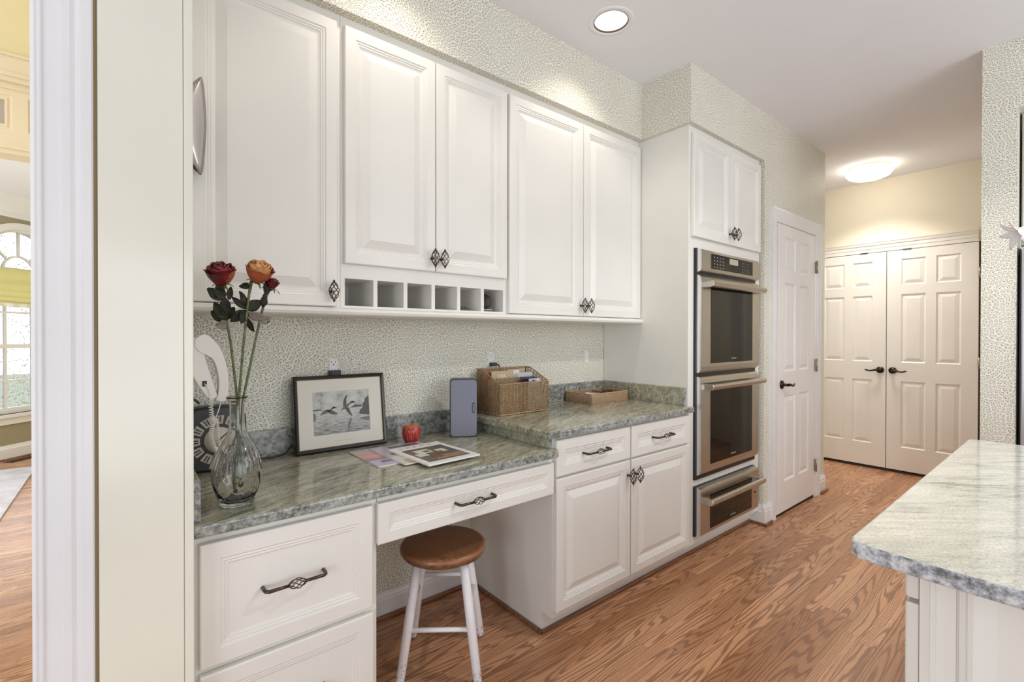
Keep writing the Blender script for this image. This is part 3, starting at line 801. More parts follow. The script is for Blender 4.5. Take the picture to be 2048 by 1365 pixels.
pl = thing('power_cable', 'black plug with its cord behind the tall wicker basket', 'cord', (1.482, -.01, 1.104))
MB().box(1.466, 1.500, -.030, -.0062, 1.094, 1.112).build('plug', blackp, pl, bevel=.003)
MB().tube([(1.498, -.02, 1.102), (1.514, -.022, 1.100), (1.522, -.020, 1.088), (1.526, -.016, 1.06), (1.527, -.015, 1.00), (1.53, -.027, .90), (1.53, -.027, .874)], .0035, 8).build('cord', blackp, pl)

# ------------------------------------------------------------------ stool
def stool():
    cx, cy, zt = .945, -.414, .462
    o = thing('stool', 'round wooden stool with brown seat and white legs under the desk', 'stool', (cx, cy, 0))
    MB().lathe([(0, zt-.042), (.140, zt-.042), (.155, zt-.036), (.163, zt-.022), (.163, zt-.012), (.158, zt-.004), (.148, zt), (.09, zt-.002), (0, zt-.003)], (cx, cy, 0), 56).build('seat', seatm, o)
    ang0 = atan2(-.169, .222)
    e1 = Vector((cos(ang0), sin(ang0), 0)); e2 = Vector((-e1.y, e1.x, 0))
    h = .1395; ht = .084; ztop = zt-.043
    legs = []
    for sx, sy in ((-1, 1), (1, 1), (-1, -1), (1, -1)):
        A = Vector((cx, cy, .006)) + e1*(sx*h) + e2*(sy*h); B = Vector((cx, cy, ztop+.004)) + e1*(sx*ht) + e2*(sy*ht)
        mb = MB(); mb.tube([A, A+(B-A)*.012, A+(B-A)*.03, A+(B-A)*.5, B], [.009, .0135, .0155, .0175, .0165], 14); mb.build('leg', wornw, o)
        legs.append((A, B))
    def at(i, k): A, B = legs[i]; return A+(B-A)*k
    for i, j, k in ((0, 1, .66), (2, 3, .44), (0, 2, .56), (1, 3, .56), (0, 1, .36)):
        if (i, j, k) == (0, 1, .36): continue
        MB().tube([at(i, k), at(j, k)], .0085, 10).build('stretcher', wornw, o)
stool()

# ------------------------------------------------------------------ vase and roses
vx, vy, vz = .235, -.512, .7935
va = thing('vase', 'cut crystal vase holding the dried roses on the granite desk', 'vase', (vx, vy, vz))
outer = [(.0, .0), (.040, .0), (.0425, .003), (.041, .008), (.046, .020), (.055, .045), (.0605, .070), (.0615, .090), (.059, .112), (.051, .138), (.040, .160), (.029, .180), (.0215, .200), (.0185, .222), (.0178, .25), (.0185, .272), (.0215, .284), (.0262, .290), (.0268, .292)]
inner = [(.0245, .2915), (.0195, .285), (.0165, .272), (.0158, .25), (.0163, .222), (.019, .200), (.026, .180), (.0365, .160), (.0475, .138), (.0555, .112), (.058, .090), (.057, .070), (.0515, .045), (.042, .022), (.030, .012), (0, .010)]
def dense(p, k=4):
    q = []
    for (r0, z0), (r1, z1) in zip(p, p[1:]): q += [(r0+(r1-r0)*i/k, z0+(z1-z0)*i/k) for i in range(k)]
    return q+[p[-1]]
def cuts(r_, z_, th):
    if z_ < .018 or z_ > .15 or r_ < .03: return r_
    e = 0
    for s_ in (1, -1):
        ph = (th*8/(2*pi) + s_*(z_-.02)*17) % 1.0
        e = max(e, 1-min(ph, 1-ph)*11)
    fan = (th*26/(2*pi)) % 1.0
    if z_ > .088: e = max(0, 1-min(fan, 1-fan)*4.5)*min(1, (z_-.088)*60)*min(1, (.15-z_)*40)
    return r_ - .0030*max(0, e)
OUT = set(dense(outer)[1:])
vm = MB(); vm.lathe(dense(outer)[1:] + inner[:-1], (vx, vy, vz), 144, fn=lambda r_, z_, th: cuts(r_, z_, th) if (r_, z_) in OUT else r_, cap=True)
vm.build('vessel', glassm, va, recalc=True)

def petal(mb, c, M, a0, R, h, span, curl, mi=0, cup=.8, ph=0.):
    c = Vector(c)
    def fn(u, v):
        q = 2*u-1
        w = q*span*(sin(pi*(.14+.74*v))**.55)
        rr = R*(.42+.58*sin(pi*min(1., .62*v+.02))) * (1-.10*q*q*v) + curl*R*1.1*max(0, v-.68)**1.5
        z_ = h*(v-.10*q*q*v) - curl*h*.9*max(0, v-.72)**1.5 + .0014*sin(7*u+ph)*v
        p = Vector((rr*cos(a0+w), rr*sin(a0+w), z_))
        return c + M @ p
    mb.grid(fn, 8, 7, mi)
def leaf(mb, p0, dirv, nrm, L, Wd, fold=.25, droop=.2):
    p0 = Vector(p0); dirv = Vector(dirv).normalized(); nrm = Vector(nrm); side = dirv.cross(nrm).normalized(); nrm = side.cross(dirv)
    def fn(u, v):
        q = (u-.5)*2; w = Wd*(sin(pi*min(1, v*.94+.03))**.75)*(1-.25*v)
        return p0 + dirv*(L*v) + side*(q*w) + nrm*(abs(q)*w*fold - droop*L*v*v + .0015*sin(v*14+q*3))
    mb.grid(fn, 6, 8)
def axisM(ax):
    return Vector((0, 0, 1)).rotation_difference(Vector(ax).normalized()).to_matrix()
view = Vector((-.1, -1, -.1))
def rose(label, base, pts, head, ax, R, kind, leaves):
    o = thing('rose', label, 'flower', base, 'dried roses in the crystal vase')
    MB().tube(pts, [.0032]*(len(pts)-2)+[.0036, .0045], 8).build('stem', stemg, o)
    mb = MB(); M = axisM(ax); n = 0
    for lay, (cnt, rr, hh, sp, cu) in enumerate(((1, .14, .86, 2.8, 0), (3, .27, .95, 1.30, 0), (3, .44, 1.0, 1.25, .05), (4, .64, 1.0, 1.05, .25), (4, .84, .95, 1.0, .5), (5, 1.02, .84, .85, 1.0))):
        for k in range(cnt):
            mi = 0 if kind != 'peach' or lay < 5 else (1, 1, 2)[k % 3]
            a0 = 2*pi*k/cnt + lay*.9 + random.uniform(-.2, .2)
            if kind == 'red' and lay == 5 and cos(a0) > .75: mi = 1
            petal(mb, head, M, a0, R*rr, R*1.75*hh, sp, cu, mi, ph=random.random()*6)
    mb.build('bloom', {'red': [petal_red, petal_rim], 'peach': [petal_or, petal_rim, petal_red], 'bud': [petal_red]}[kind], o, solid=.0008, recalc=False)
    cx_ = MB()
    cx_.ball(Vector(head)+M @ Vector((0, 0, -.001)), .009, (1, 1, .9), 10)
    for k in range(5):
        th = 2*pi*k/5
        leaf(cx_, Vector(head), M @ Vector((cos(th), sin(th), .1)), M @ Vector((0, 0, 1)), .026, .005, .1, .5)
    cx_.build('calyx', stemg, o, recalc=False)
    for (p, dv, L, w, mt) in leaves:
        lm = MB(); leaf(lm, p, dv, view + Vector((random.uniform(-.5, .5), 0, random.uniform(-.4, .4))), L, w, random.uniform(.1, .35), random.uniform(.05, .3))
        lm.build('leaf', leafg if mt else leafd, o, solid=.0006, recalc=False)
    return o
def vp(px, py, y=vy):
    # a point of the bouquet: where the sight line through the photo's point meets the depth y
    d_ = fw2 + rt3*((px-1024)/F_PX) + up3*((682.5-5.544-py)/F_PX)
    s_ = (y+1.9894)/d_.y
    return Vector((0, -1.9894, 1.2537)) + d_*s_
def stem_pts(*p): return [vp(*q) for q in p]
rose('dark red dried rose, leftmost of the three in the crystal vase', (vx, vy, vz),
     stem_pts((466, 978, -.52), (478, 870, -.512), (474, 795, -.505), (462, 690, -.505), (453, 640, -.508), (448, 600, -.51), (446, 566, -.51)),
     vp(444, 568, -.51), (-.16, -.42, .90), .0335, 'red',
     [(vp(452, 640), (-.55, -.1, .85), .052, .017, 0), (vp(452, 640), (-.75, 0, .45), .04, .017, 0), (vp(455, 648), (-.45, -.3, -.1), .034, .015, 1), (vp(452, 625), (-.1, -.2, .9), .040, .015, 0),
      (vp(453, 640), (.35, .1, .8), .042, .015, 0), (vp(446, 600), (-.6, -.1, .5), .045, .017, 0), (vp(446, 600), (-.35, -.2, .9), .04, .015, 0), (vp(458, 600), (.1, -.1, .9), .036, .009, 0)])
rose('peach-orange dried rose, middle of the three in the crystal vase', (vx, vy, vz),
     stem_pts((473, 985, -.515), (476, 880, -.512), (478, 795, -.512), (486, 700, -.515), (492, 640, -.517), (498, 590, -.517), (503, 562, -.517)),
     vp(513, 562, -.517), (.14, -.50, .86), .0335, 'peach',
     [(vp(491, 618), (-.7, -.1, .65), .045, .010, 0), (vp(492, 615), (-.25, -.2, .95), .045, .011, 0), (vp(491, 622), (-.75, -.1, -.65), .045, .016, 0), (vp(492, 620), (.65, -.1, .45), .046, .018, 0),
      (vp(493, 628), (.9, -.3, -.28), .052, .015, 1), (vp(492, 635), (.35, 0, -.9), .045, .010, 0), (vp(490, 620), (-.2, -.3, -.8), .04, .014, 0), (vp(500, 570), (-.75, -.1, -.25), .026, .011, 0)])
rose('small dark red dried rosebud, rightmost of the three in the crystal vase', (vx, vy, vz),
     stem_pts((482, 975, -.505), (480, 880, -.505), (487, 795, -.50), (507, 700, -.50), (520, 640, -.50), (530, 600, -.50), (541, 572, -.50)),
     vp(542, 576, -.50), (.25, -.2, .95), .0165, 'bud',
     [(vp(531, 590), (.18, 0, .95), .042, .013, 0), (vp(526, 615), (.12, -.1, .95), .038, .012, 0), (vp(517, 648), (.8, -.2, .45), .036, .009, 1), (vp(520, 642), (.9, -.1, -.05), .026, .008, 0)])

# ------------------------------------------------------------------ wall phone
ph = thing('telephone', 'almond corded wall telephone behind the rose stems', 'telephone', (.13, -.30, 1.15))
mpp = lambda u, v, d_: (u, -.27+d_, v)
def sp(pts, n=6, closed=False):
    P = [Vector((*p, 0)) if len(p) == 2 else Vector(p) for p in pts]; out = []; m = len(P)
    for i in range(m if closed else m-1):
        p0, p1, p2, p3 = (P[(i-1) % m], P[i], P[(i+1) % m], P[(i+2) % m]) if closed else (P[max(i-1, 0)], P[i], P[i+1], P[min(i+2, m-1)])
        for k in range(n):
            q = k/n; out.append(.5*((2*p1)+(-p0+p2)*q+(2*p0-5*p1+4*p2-p3)*q*q+(-p0+3*p1-3*p2+p3)*q**3))
    if not closed: out.append(P[-1])
    return out
def q2(px, py, y=-.30):
    p = vp(px, py, y); return (p.x, p.z)
PH = -.30
base_p = [q2(384, 672), q2(389, 676), q2(391, 692), q2(400, 692), q2(407, 702), q2(412.5, 725), q2(421, 752), q2(431, 782), q2(435, 793), q2(425, 800), q2(413, 796), q2(398, 775), q2(384, 752)]
ux = min(p[0] for p in base_p)
base_p = [(max(.1235, u), v) for u, v in base_p]
MB().prism(base_p[::-1], lambda u, v, d_: (u, PH+d_, v), -.012, .02).build('base', phonep, ph, bevel=.006, seg=3)
hand_o = sp([q2(388, 679), q2(402, 670), q2(412, 670), q2(424, 679), q2(438, 695), q2(449, 722), q2(455, 752), q2(455, 785), q2(450, 800), q2(440, 803), q2(430, 799)], 5)
hand_i = sp([q2(434, 792), q2(436, 776), q2(436, 759), q2(432, 737), q2(424, 719), q2(412, 711), q2(399, 705), q2(388, 693)], 5)
hp = [(max(.1235, p.x), p.y) for p in hand_o] + [(max(.1235, p.x), p.y) for p in hand_i]
MB().prism(hp[::-1], lambda u, v, d_: (u, PH+d_, v), -.016, .022).build('handset', phonep, ph, bevel=.005, seg=3)
pj_ = MB(); b0 = vp(409, 768, PH-.0125); pj_.box(b0.x-.006, b0.x+.006, PH-.0135, PH-.005, b0.z-.008, b0.z+.008); pj_.build('jack', slot, ph)
# coiled cord
def coil(path, R, turns, rw):
    P = sp(path, 40); n = len(P); out = []; tot = n*3
    for i in range(tot):
        f_ = i/(tot-1)*(n-1); k = min(int(f_), n-2); q = f_-k
        c = P[k].lerp(P[k+1], q); tg = (P[k+1]-P[k]).normalized(); s1 = tg.cross(Vector((0, 1, 0))).normalized(); s2 = tg.cross(s1)
        th = 2*pi*turns*i/(tot-1); out.append(c + s1*(R*cos(th)) + s2*(R*sin(th)))
    return out
cd = MB(); py0 = -.318
cd.tube(sp([b0, vp(417, 778, py0), vp(420, 794, py0), vp(421, 806, py0)], 6), .0016, 6)
cd.tube(coil([vp(421, 800, py0), vp(423, 830, py0), vp(426, 846, py0), vp(422, 870, py0), vp(427, 893, py0), vp(434, 905, py0), vp(427, 925, py0), vp(423, 938, py0)], .0052, 46, .0016), .0016, 5)
cd.tube(coil([vp(423, 938, py0+.012), vp(429, 925, py0+.012), vp(438, 905, py0+.012), vp(436, 885, py0+.012), vp(435, 862, py0+.012), vp(431, 838, py0+.012)], .0052, 34, .0016), .0016, 5)
cd.tube(sp([vp(431, 838, py0+.012), vp(437, 822, py0+.012), vp(442, 804, PH+.01)], 6), .0016, 6)
cd.build('coiled_cord', phonep, ph)
jc = MB()
jc.tube(sp([(.1235, -.15, 1.12), (.150, -.15, 1.10), (.163, -.15, 1.07), (.152, -.15, 1.05), (.170, -.15, 1.045), (.185, -.15, 1.03)], 6), .004, 6)
jc.tube(sp([(.1235, -.16, 1.08), (.148, -.16, 1.075), (.166, -.16, 1.055), (.160, -.16, 1.03)], 6), .004, 6)
tag(jc.build('phone_cable', blackp), 'tangled black cable on the wall below the telephone', 'cable')

# ------------------------------------------------------------------ mantel clock
ck = thing('clock', 'black table clock with roman numerals behind the vase', 'clock', (.235, -.12, .7935))
P8 = []
for k in range(16):
    th = 2*pi*k/16+pi/16; c_, s_ = cos(th), sin(th); e = .125; pw_ = 5
    rr = e/((abs(c_)**pw_+abs(s_)**pw_)**(1/pw_)); P8.append((.235+min(rr, .135)*c_*.80, .9035+rr*s_*.88))
P8 = [(max(.1435, min(.327, u)), v) for u, v in P8]
MB().prism(P8, lambda u, v, d_: (u, -.125-d_, v), -.06, .0).build('case', blackp, ck, bevel=.008, seg=2)
cm = MB(); n = 40; C0 = (.243, -.1255, .900)
cm.lathe([(0, 0), (.043, 0), (.043, .002), (0, .002)], C0, n, Matrix.Rotation(pi/2, 4, 'X')); cm.build('dial', flat('cream_dial', (.60, .54, .44), .5), ck)
nm_ = MB()
for k in range(12):
    th = 2*pi*k/12
    for off, wv_, r0, r1, dy, mi in ((0, .20, .055, .083, .0012, 0), (-.06, .030, .059, .079, .0022, 1), (.06, .030, .059, .079, .0022, 1)):
        a1 = th+off
        def pt(r_, aa, dy=dy): return (C0[0]+r_*sin(aa), C0[1]-dy, C0[2]+r_*cos(aa))
        vs = [pt(r0, a1-wv_), pt(r0, a1+wv_), pt(r1, a1+wv_*.95), pt(r1, a1-wv_*.95)]
        nm_.add(vs+[(x_, y_+.001, z_) for x_, y_, z_ in vs], [(0, 1, 2, 3), (7, 6, 5, 4), (0, 4, 5, 1), (1, 5, 6, 2), (2, 6, 7, 3), (3, 7, 4, 0)], mi=mi)
nm_.build('numerals', [flat('cream_numeral', (.50, .45, .37), .5), blackp], ck)
hd = MB(); hd.tube([(C0[0], C0[1]-.004, C0[2]), (C0[0]+.035, C0[1]-.004, C0[2]+.030)], [.002, .0012], 6); hd.tube([(C0[0], C0[1]-.005, C0[2]), (C0[0]-.006, C0[1]-.005, C0[2]-.036)], [.002, .0012], 6); hd.ball((C0[0], C0[1]-.004, C0[2]), .005)
hd.build('hands', blackp, ck)

# black cord on the desk between clock and frame
tag(MB().tube(sp([(.335, -.06, .7975), (.38, -.055, .7975), (.43, -.06, .7972), (.47, -.045, .803), (.50, -.034, .83)], 8), .0032, 8).build('desk_cable', blackp), 'thin black cord lying on the desk left of the picture frame', 'cord')

# ------------------------------------------------------------------ framed duck print
fx0, fx1, fy, fz, fh = .496, .862, -.088, .7965, .298
tilt = radians(8)
FM = Matrix.Translation((fx0, fy, fz)) @ Matrix.Rotation(-tilt, 4, 'X')
fd = thing('picture_frame', 'black framed print of two flying ducks leaning on the desk backsplash', 'picture', (fx0+.183, fy, fz))
Wf = fx1-fx0
mpf = lambda u, v, d_: (u, -d_, v)
frm = MB(FM)
prof = [(0, -.018), (0, .006), (.004, .010), (.012, .008), (.015, .002)]
vs = []; fs = []
for ins, d_ in prof: vs += [mpf(ins, ins, d_), mpf(Wf-ins, ins, d_), mpf(Wf-ins, fh-ins, d_), mpf(ins, fh-ins, d_)]
for i in range(len(prof)-1):
    for k in range(4): fs.append((4*i+k, 4*i+(k+1) % 4, 4*i+4+(k+1) % 4, 4*i+4+k))
frm.add(vs, fs); frm.add([mpf(0, 0, -.018), mpf(Wf, 0, -.018), mpf(Wf, fh, -.018), mpf(0, fh, -.018)], [(3, 2, 1, 0)])
fo = frm.build('frame', framek, fd)
gl = MB(FM); vs = []; fs = []
for ins, d_ in ((.0148, .0022), (.0165, .0012), (.0165, -.001)): vs += [mpf(ins, ins, d_), mpf(Wf-ins, ins, d_), mpf(Wf-ins, fh-ins, d_), mpf(ins, fh-ins, d_)]
for i in range(2):
    for k in range(4): fs.append((4*i+k, 4*i+(k+1) % 4, 4*i+4+(k+1) % 4, 4*i+4+k))
gl.add(vs, fs); gl.build('lip', gold, fd)
u0, u1, v0, v1 = .0685, .2990, .062, .2335   # print opening
mt = MB(FM)
o_ = [(.0155, .0155), (Wf-.0155, .0155), (Wf-.0155, fh-.0155), (.0155, fh-.0155)]; i_ = [(u0, v0), (u1, v0), (u1, v1), (u0, v1)]
i2 = [(u0+.002, v0+.002), (u1-.002, v0+.002), (u1-.002, v1-.002), (u0+.002, v1-.002)]
mt.add([mpf(u, v, 0) for u, v in o_]+[mpf(u, v, 0) for u, v in i_]+[mpf(u, v, -.002) for u, v in i2], [(k, (k+1) % 4, 4+(k+1) % 4, 4+k) for k in range(4)]+[(4+k, 4+(k+1) % 4, 8+(k+1) % 4, 8+k) for k in range(4)])
mt.box(.15, .23, -.0004, 0, .034, .0348, mi=1)
mt.build('mat_board', [matb, flat('caption_grey', (.40, .38, .34), .7)], fd)
def printmat():
    m = Mat('grey_lake_print', rough=.6)
    x, y, z = m.sep(m.coord('Generated'))
    n = m.noise(m.comb(x*3., z*26.), 2.3, 5, .65, .3)
    n2 = m.noise(m.comb(x*2.5, z*2.), 2.0, 4, .6)
    sky = m.ramp(n2 + (x-.5).abs()*(-.25) + .08, [(.3, (.17, .17, .16)), (.45, (.46, .46, .44)), (.65, (.60, .60, .57))])
    water = m.ramp(n + z*.35, [(.38, (.10, .10, .10)), (.52, (.30, .30, .29)), (.70, (.56, .56, .53))])
    hor = ((z - .585)*70.).sat()
    m.color(m.mix(hor, water, sky)); return m.m
pr = MB(FM).add([mpf(u0, v0, -.0021), mpf(u1, v0, -.0021), mpf(u1, v1, -.0021), mpf(u0, v1, -.0021)]+[mpf(u0, v0, -.004), mpf(u1, v0, -.004), mpf(u1, v1, -.004), mpf(u0, v1, -.004)], [(0, 1, 2, 3), (7, 6, 5, 4), (0, 4, 5, 1), (1, 5, 6, 2), (2, 6, 7, 3), (3, 7, 4, 0)])
po = pr.build('print', printmat(), fd)
dk = MB(FM); pw2, ph2 = u1-u0, v1-v0
def sil(pts, mi, lift=.0003):
    P = [(u0+pw2*a_, v0+ph2*b_) for a_, b_ in pts]; n = len(P)
    dk.add([mpf(u, v, -.0021+lift) for u, v in P], [tuple(range(n))], mi=mi)
# far shore, reeds
sil([(0, .565), (.17, .575), (.14, .60), (.08, .605), (.03, .60), (0, .605)], 1)
sil([(.64, .575), (.86, .585), (.86, .62), (.80, .635), (.74, .64), (.70, .62)], 1)
sil([(.80, .42), (1, .36), (1, .80), (.975, .84), (.95, .78), (.93, .80), (.91, .70), (.88, .66), (.87, .56), (.82, .50)], 1)
sil([(.79, .30), (.995, .22), (.995, .34), (.86, .325)], 2)
sil([(0, .30), (.06, .38), (.05, .50), (0, .54)], 2)
sil([(.585, .10), (.62, .10), (.645, .22), (.67, .32), (.64, .33), (.60, .24)], 2)
# left duck: body and neck, wing, head
sil([(.12, .46), (.17, .55), (.22, .585), (.29, .575), (.335, .62), (.36, .64), (.39, .625), (.42, .605), (.37, .60), (.33, .575), (.30, .53), (.22, .49), (.17, .475)], 0)
sil([(.21, .575), (.27, .585), (.34, .55), (.42, .475), (.41, .455), (.35, .45), (.28, .495)], 1)
sil([(.305, .59), (.335, .625), (.36, .64), (.385, .625), (.42, .606), (.37, .603)], 3)
# right duck: body and neck, raised wing, lowered wing, head
sil([(.475, .52), (.52, .60), (.55, .655), (.62, .685), (.67, .715), (.70, .73), (.745, .70), (.69, .695), (.64, .66), (.61, .60), (.56, .565), (.52, .55)], 0)
sil([(.52, .63), (.53, .75), (.56, .85), (.60, .90), (.605, .86), (.585, .80), (.585, .70), (.57, .645)], 1)
sil([(.55, .60), (.63, .58), (.645, .50), (.68, .385), (.67, .375), (.61, .45), (.565, .54)], 1)
sil([(.64, .68), (.67, .73), (.70, .74), (.73, .71), (.755, .70), (.70, .692)], 3)
dk.build('duck_drawing', [flat('ink_mid', (.16, .16, .155), .7), flat('ink_grey', (.11, .11, .105), .7), flat('ink_soft', (.20, .20, .195), .7), flat('ink_dark', (.05, .05, .05), .7)], po, recalc=False)

# ------------------------------------------------------------------ apple
ap = thing('apple', 'red apple on the granite desk beside the picture frame', 'apple', (.957, -.130, .7935))
am = MB(); am.lathe([(0.0, .006), (.012, .003), (.022, 0), (.030, .003), (.036, .016), (.0395, .034), (.040, .048), (.0375, .062), (.031, .072), (.022, .0765), (.012, .0735), (.004, .067), (0, .065)], (.957, -.13, .7935), 36,
    fn=lambda r_, z_, th: r_*(1+.025*cos(5*th)*(1 if z_ < .02 or z_ > .06 else .4)))
am2 = am.build('fruit', apple_skin, ap)
MB().tube([(.957, -.13, .859), (.958, -.131, .870), (.961, -.132, .880)], [.0016, .0014, .002], 6).build('stem', flat('brown_stem', (.08, .04, .02), .6), ap)

# ------------------------------------------------------------------ speaker
sa = Vector((1.131, -.163, .7935)); sb = Vector((1.237, -.224, .7935)); sx_ = (sb-sa).normalized(); sn = Vector((sx_.y, -sx_.x, 0)); sw = (sb-sa).length
SM = Matrix(((sx_.x, -sn.x, 0, sa.x), (sx_.y, -sn.y, 0, sa.y), (0, 0, 1, sa.z), (0, 0, 0, 1)))  # local x right, y back, z up
spk = thing('speaker', 'grey upright wireless speaker beside the tall wicker basket', 'speaker', ((sa+sb)/2))
def rrect(u0, u1, v0, v1, r_, n=5):
    out = []
    for cx, cz, s0 in ((u1-r_, v0+r_, -pi/2), (u1-r_, v1-r_, 0), (u0+r_, v1-r_, pi/2), (u0+r_, v0+r_, pi)):
        out += [(cx+r_*cos(s0+pi/2*k/n), cz+r_*sin(s0+pi/2*k/n)) for k in range(n+1)]
    return out
mb = MB(SM); mb.prism(rrect(0, sw, .0, .262, .017), lambda u, v, d_: (u, -d_, v), -.075, -.006); so = mb.build('cabinet_shell', darkgrey, spk)
mb = MB(SM); mb.prism(rrect(.002, sw-.002, .003, .259, .016), lambda u, v, d_: (u, -d_, v), -.006, .004); gr = mb.build('grille', speakerg, spk, bevel=.003)
mb = MB(SM); mb.prism(rrect(sw-.024, sw-.010, .108, .157, .0069), lambda u, v, d_: (u, -d_, v), .003, .0052); bd = mb.build('badge', darkgrey, gr)
text('SONOS', .0105, flat('badge_silver', (.5, .5, .56), .4), bd, SM @ Matrix.Translation((sw-.017, -.0056, .1325)) @ Matrix.Rotation(pi/2, 4, 'X') @ Matrix.Rotation(-pi/2, 4, 'Z'), 'logo')

# ------------------------------------------------------------------ magazines
def magazine(name, label, c, ang, w, h, z0, th, mats, blocks, curl=0.):
    M = Matrix.Translation((c[0], c[1], z0)) @ Matrix.Rotation(ang, 4, 'Z')
    o = thing('magazine', label, 'magazine', (c[0], c[1], z0), 'magazines on the desk')
    n = 10
    def zz(v): return curl*max(0, -v/h)**1.0*(1-max(0, -v/h))*0
    MB(M).box(-w/2, w/2, -h/2, h/2, 0, th).build('pages', paper, o)
    MB(M).box(-w/2, w/2, -h/2, h/2, th, th+.0006).build('cover', mats[0], o)
    bm_ = MB(M)
    for k, (a0, a1, b0, b1, mi) in enumerate(blocks):
        zt_ = th+.0007+.00012*k
        bm_.box(-w/2+w*a0, -w/2+w*a1, -h/2+h*b0, -h/2+h*b1, th+.0005, zt_, mi)
    bm_.build('cover_picture', mats[1:], o)
mg = flat('cover_grey', (.42, .41, .44), .3)
MB_ = {}
magazine('m', 'pink and lilac landscape magazine, lowest of the three on the desk', (.787, -.287), radians(1), .222, .272, .7935, .0035,
    [flat('cover_grey_lilac', (.46, .44, .48), .3), flat('cover_salmon', (.62, .30, .22), .3), flat('cover_pink', (.60, .33, .36), .3), flat('cover_rose', (.48, .22, .25), .3), flat('cover_lilac', (.50, .46, .60), .3), flat('cover_dusk', (.20, .17, .24), .3)],
    [(0, 1, .60, .78, 0), (0, 1, .44, .62, 1), (0, 1, .30, .46, 2), (0, 1, .0, .30, 3), (.15, .7, .14, .24, 4), (0, .4, .33, .36, 4), (.35, .8, .85, .95, 2)])
magazine('m', 'grey and tan magazine, middle of the three on the desk', (.858, -.325), radians(2), .215, .285, .798, .004,
    [mg, flat('cover_mauve', (.46, .42, .48), .3), flat('cover_dark', (.10, .09, .10), .3), flat('cover_cream', (.66, .60, .54), .3), flat('cover_tan', (.45, .30, .18), .3)],
    [(.0, 1, .40, 1, 0), (.12, .5, .50, .60, 1), (0, 1, 0, .42, 2), (.1, .6, .0, .20, 3), (.3, .9, .84, .94, 1)])
magazine('m', 'white bordered magazine with a dark still-life cover, top of the three', (.908, -.402), radians(3.5), .225, .290, .803, .005,
    [flat('cover_white', (.80, .79, .77), .3), flat('cover_shadow', (.09, .085, .07), .25), flat('cover_blooms', (.62, .62, .52), .3), flat('cover_brown', (.16, .06, .04), .3), flat('cover_brass', (.42, .20, .09), .3), flat('cover_title', (.50, .46, .48), .3)],
    [(.10, .90, .10, .80, 0), (.24, .52, .50, .70, 1), (.15, .34, .38, .52, 1), (.58, .76, .45, .60, 1), (.36, .66, .34, .50, 2), (.30, .88, .16, .21, 3), (.32, .45, .22, .34, 2), (.5, .86, .24, .29, 3), (.38, .48, .55, .62, 0), (.14, .22, .87, .93, 4), (.28, .36, .87, .93, 4), (.42, .50, .87, .93, 4), (.56, .64, .87, .93, 4), (.70, .78, .87, .93, 4)])

# ------------------------------------------------------------------ wicker baskets
def weave(mb, A, B, zb, ztf, rows, stakes, amp=.0022, rw=.0017, nrm=None):
    # a woven wall from A to B; ztf(t) gives the top at parameter t
    A = Vector(A); B = Vector(B); d_ = B-A; nrm = Vector(nrm)
    top = max(ztf(0), ztf(1)); dz = (top-zb)/rows
    nseg = stakes*2
    for i in range(rows):
        z_ = zb+dz*(i+.5)
        path = []
        for k in range(nseg+1):
            tt = k/nseg
            if z_ <= ztf(tt)-.001: path.append(A + d_*tt + Vector((0, 0, z_)) + nrm*(amp*cos(pi*(k/1.0*1.0)/1.0 + pi*i)*(1 if k % 1 == 0 else 0)*(.8)))
        if len(path) > 1: mb.tube(path, rw if dz > 2*rw else dz*.55, 5)
    for k in range(stakes+1):
        tt = k/stakes; p = A+d_*tt
        mb.tube([p+Vector((0, 0, zb)), p+Vector((0, 0, ztf(tt)+.003))], .0019, 6)
def braid(mb, pts, r_=.0034):
    pts = [Vector(p) for p in pts]; L = sum((q-p).length for p, q in zip(pts, pts[1:])); n = int(L/.006)
    P = []
    for p, q in zip(pts, pts[1:]):
        m = max(2, int((q-p).length/.005)); P += [p.lerp(q, i/m) for i in range(m)]
    P.append(pts[-1])
    for ph_ in (0, pi): mb.tube([p+Vector((.0016*sin(i*.9+ph_), .0016*cos(i*.9+ph_), .0018*cos(i*.9+ph_))) for i, p in enumerate(P)], r_*.75, 6)
bx0, bx1, byf, byb, bz = 1.372, 1.690, -.214, -.034, .8685
zf, zb_ = bz+.148, bz+.212
bk = thing('basket', 'tall brown wicker letter basket with a sloping top', 'basket', ((bx0+bx1)/2, (byf+byb)/2, bz))
w = MB(); top_s = lambda t: zf+(zb_-zf)*min(1, t/.78)
weave(w, (bx0, byf, 0), (bx1, byf, 0), bz, lambda t: zf, 30, 14, nrm=(0, -1, 0))
w.build('front_wall', wick, bk)
w = MB(); weave(w, (bx0, byf, 0), (bx0, byb, 0), bz, top_s, 40, 8, nrm=(-1, 0, 0)); w.build('side_wall', wick, bk)
w = MB(); weave(w, (bx1, byf, 0), (bx1, byb, 0), bz, top_s, 40, 8, nrm=(1, 0, 0)); w.build('side_wall', wick, bk)
w = MB(); weave(w, (bx0, byb, 0), (bx1, byb, 0), bz, lambda t: zb_, 40, 14, nrm=(0, 1, 0)); w.build('back_wall', wick, bk)
ym_ = -.120
w = MB(); weave(w, (bx0+.004, ym_, 0), (bx1-.004, ym_, 0), bz+.003, lambda t: zf+.022, 32, 12, nrm=(0, 1, 0)); w.build('divider', wick, bk)
MB().box(bx0+.002, bx1-.002, byf+.002, byb-.002, bz, bz+.004).build('bottom', wick, bk)
w = MB(); yk = byf+(byb-byf)*.78
braid(w, [(bx0, byf, zf+.003), (bx1, byf, zf+.003)]); braid(w, [(bx0, byf, zf+.003), (bx0, yk, zb_+.003), (bx0, byb, zb_+.003), (bx1, byb, zb_+.003), (bx1, yk, zb_+.003), (bx1, byf, zf+.003)])
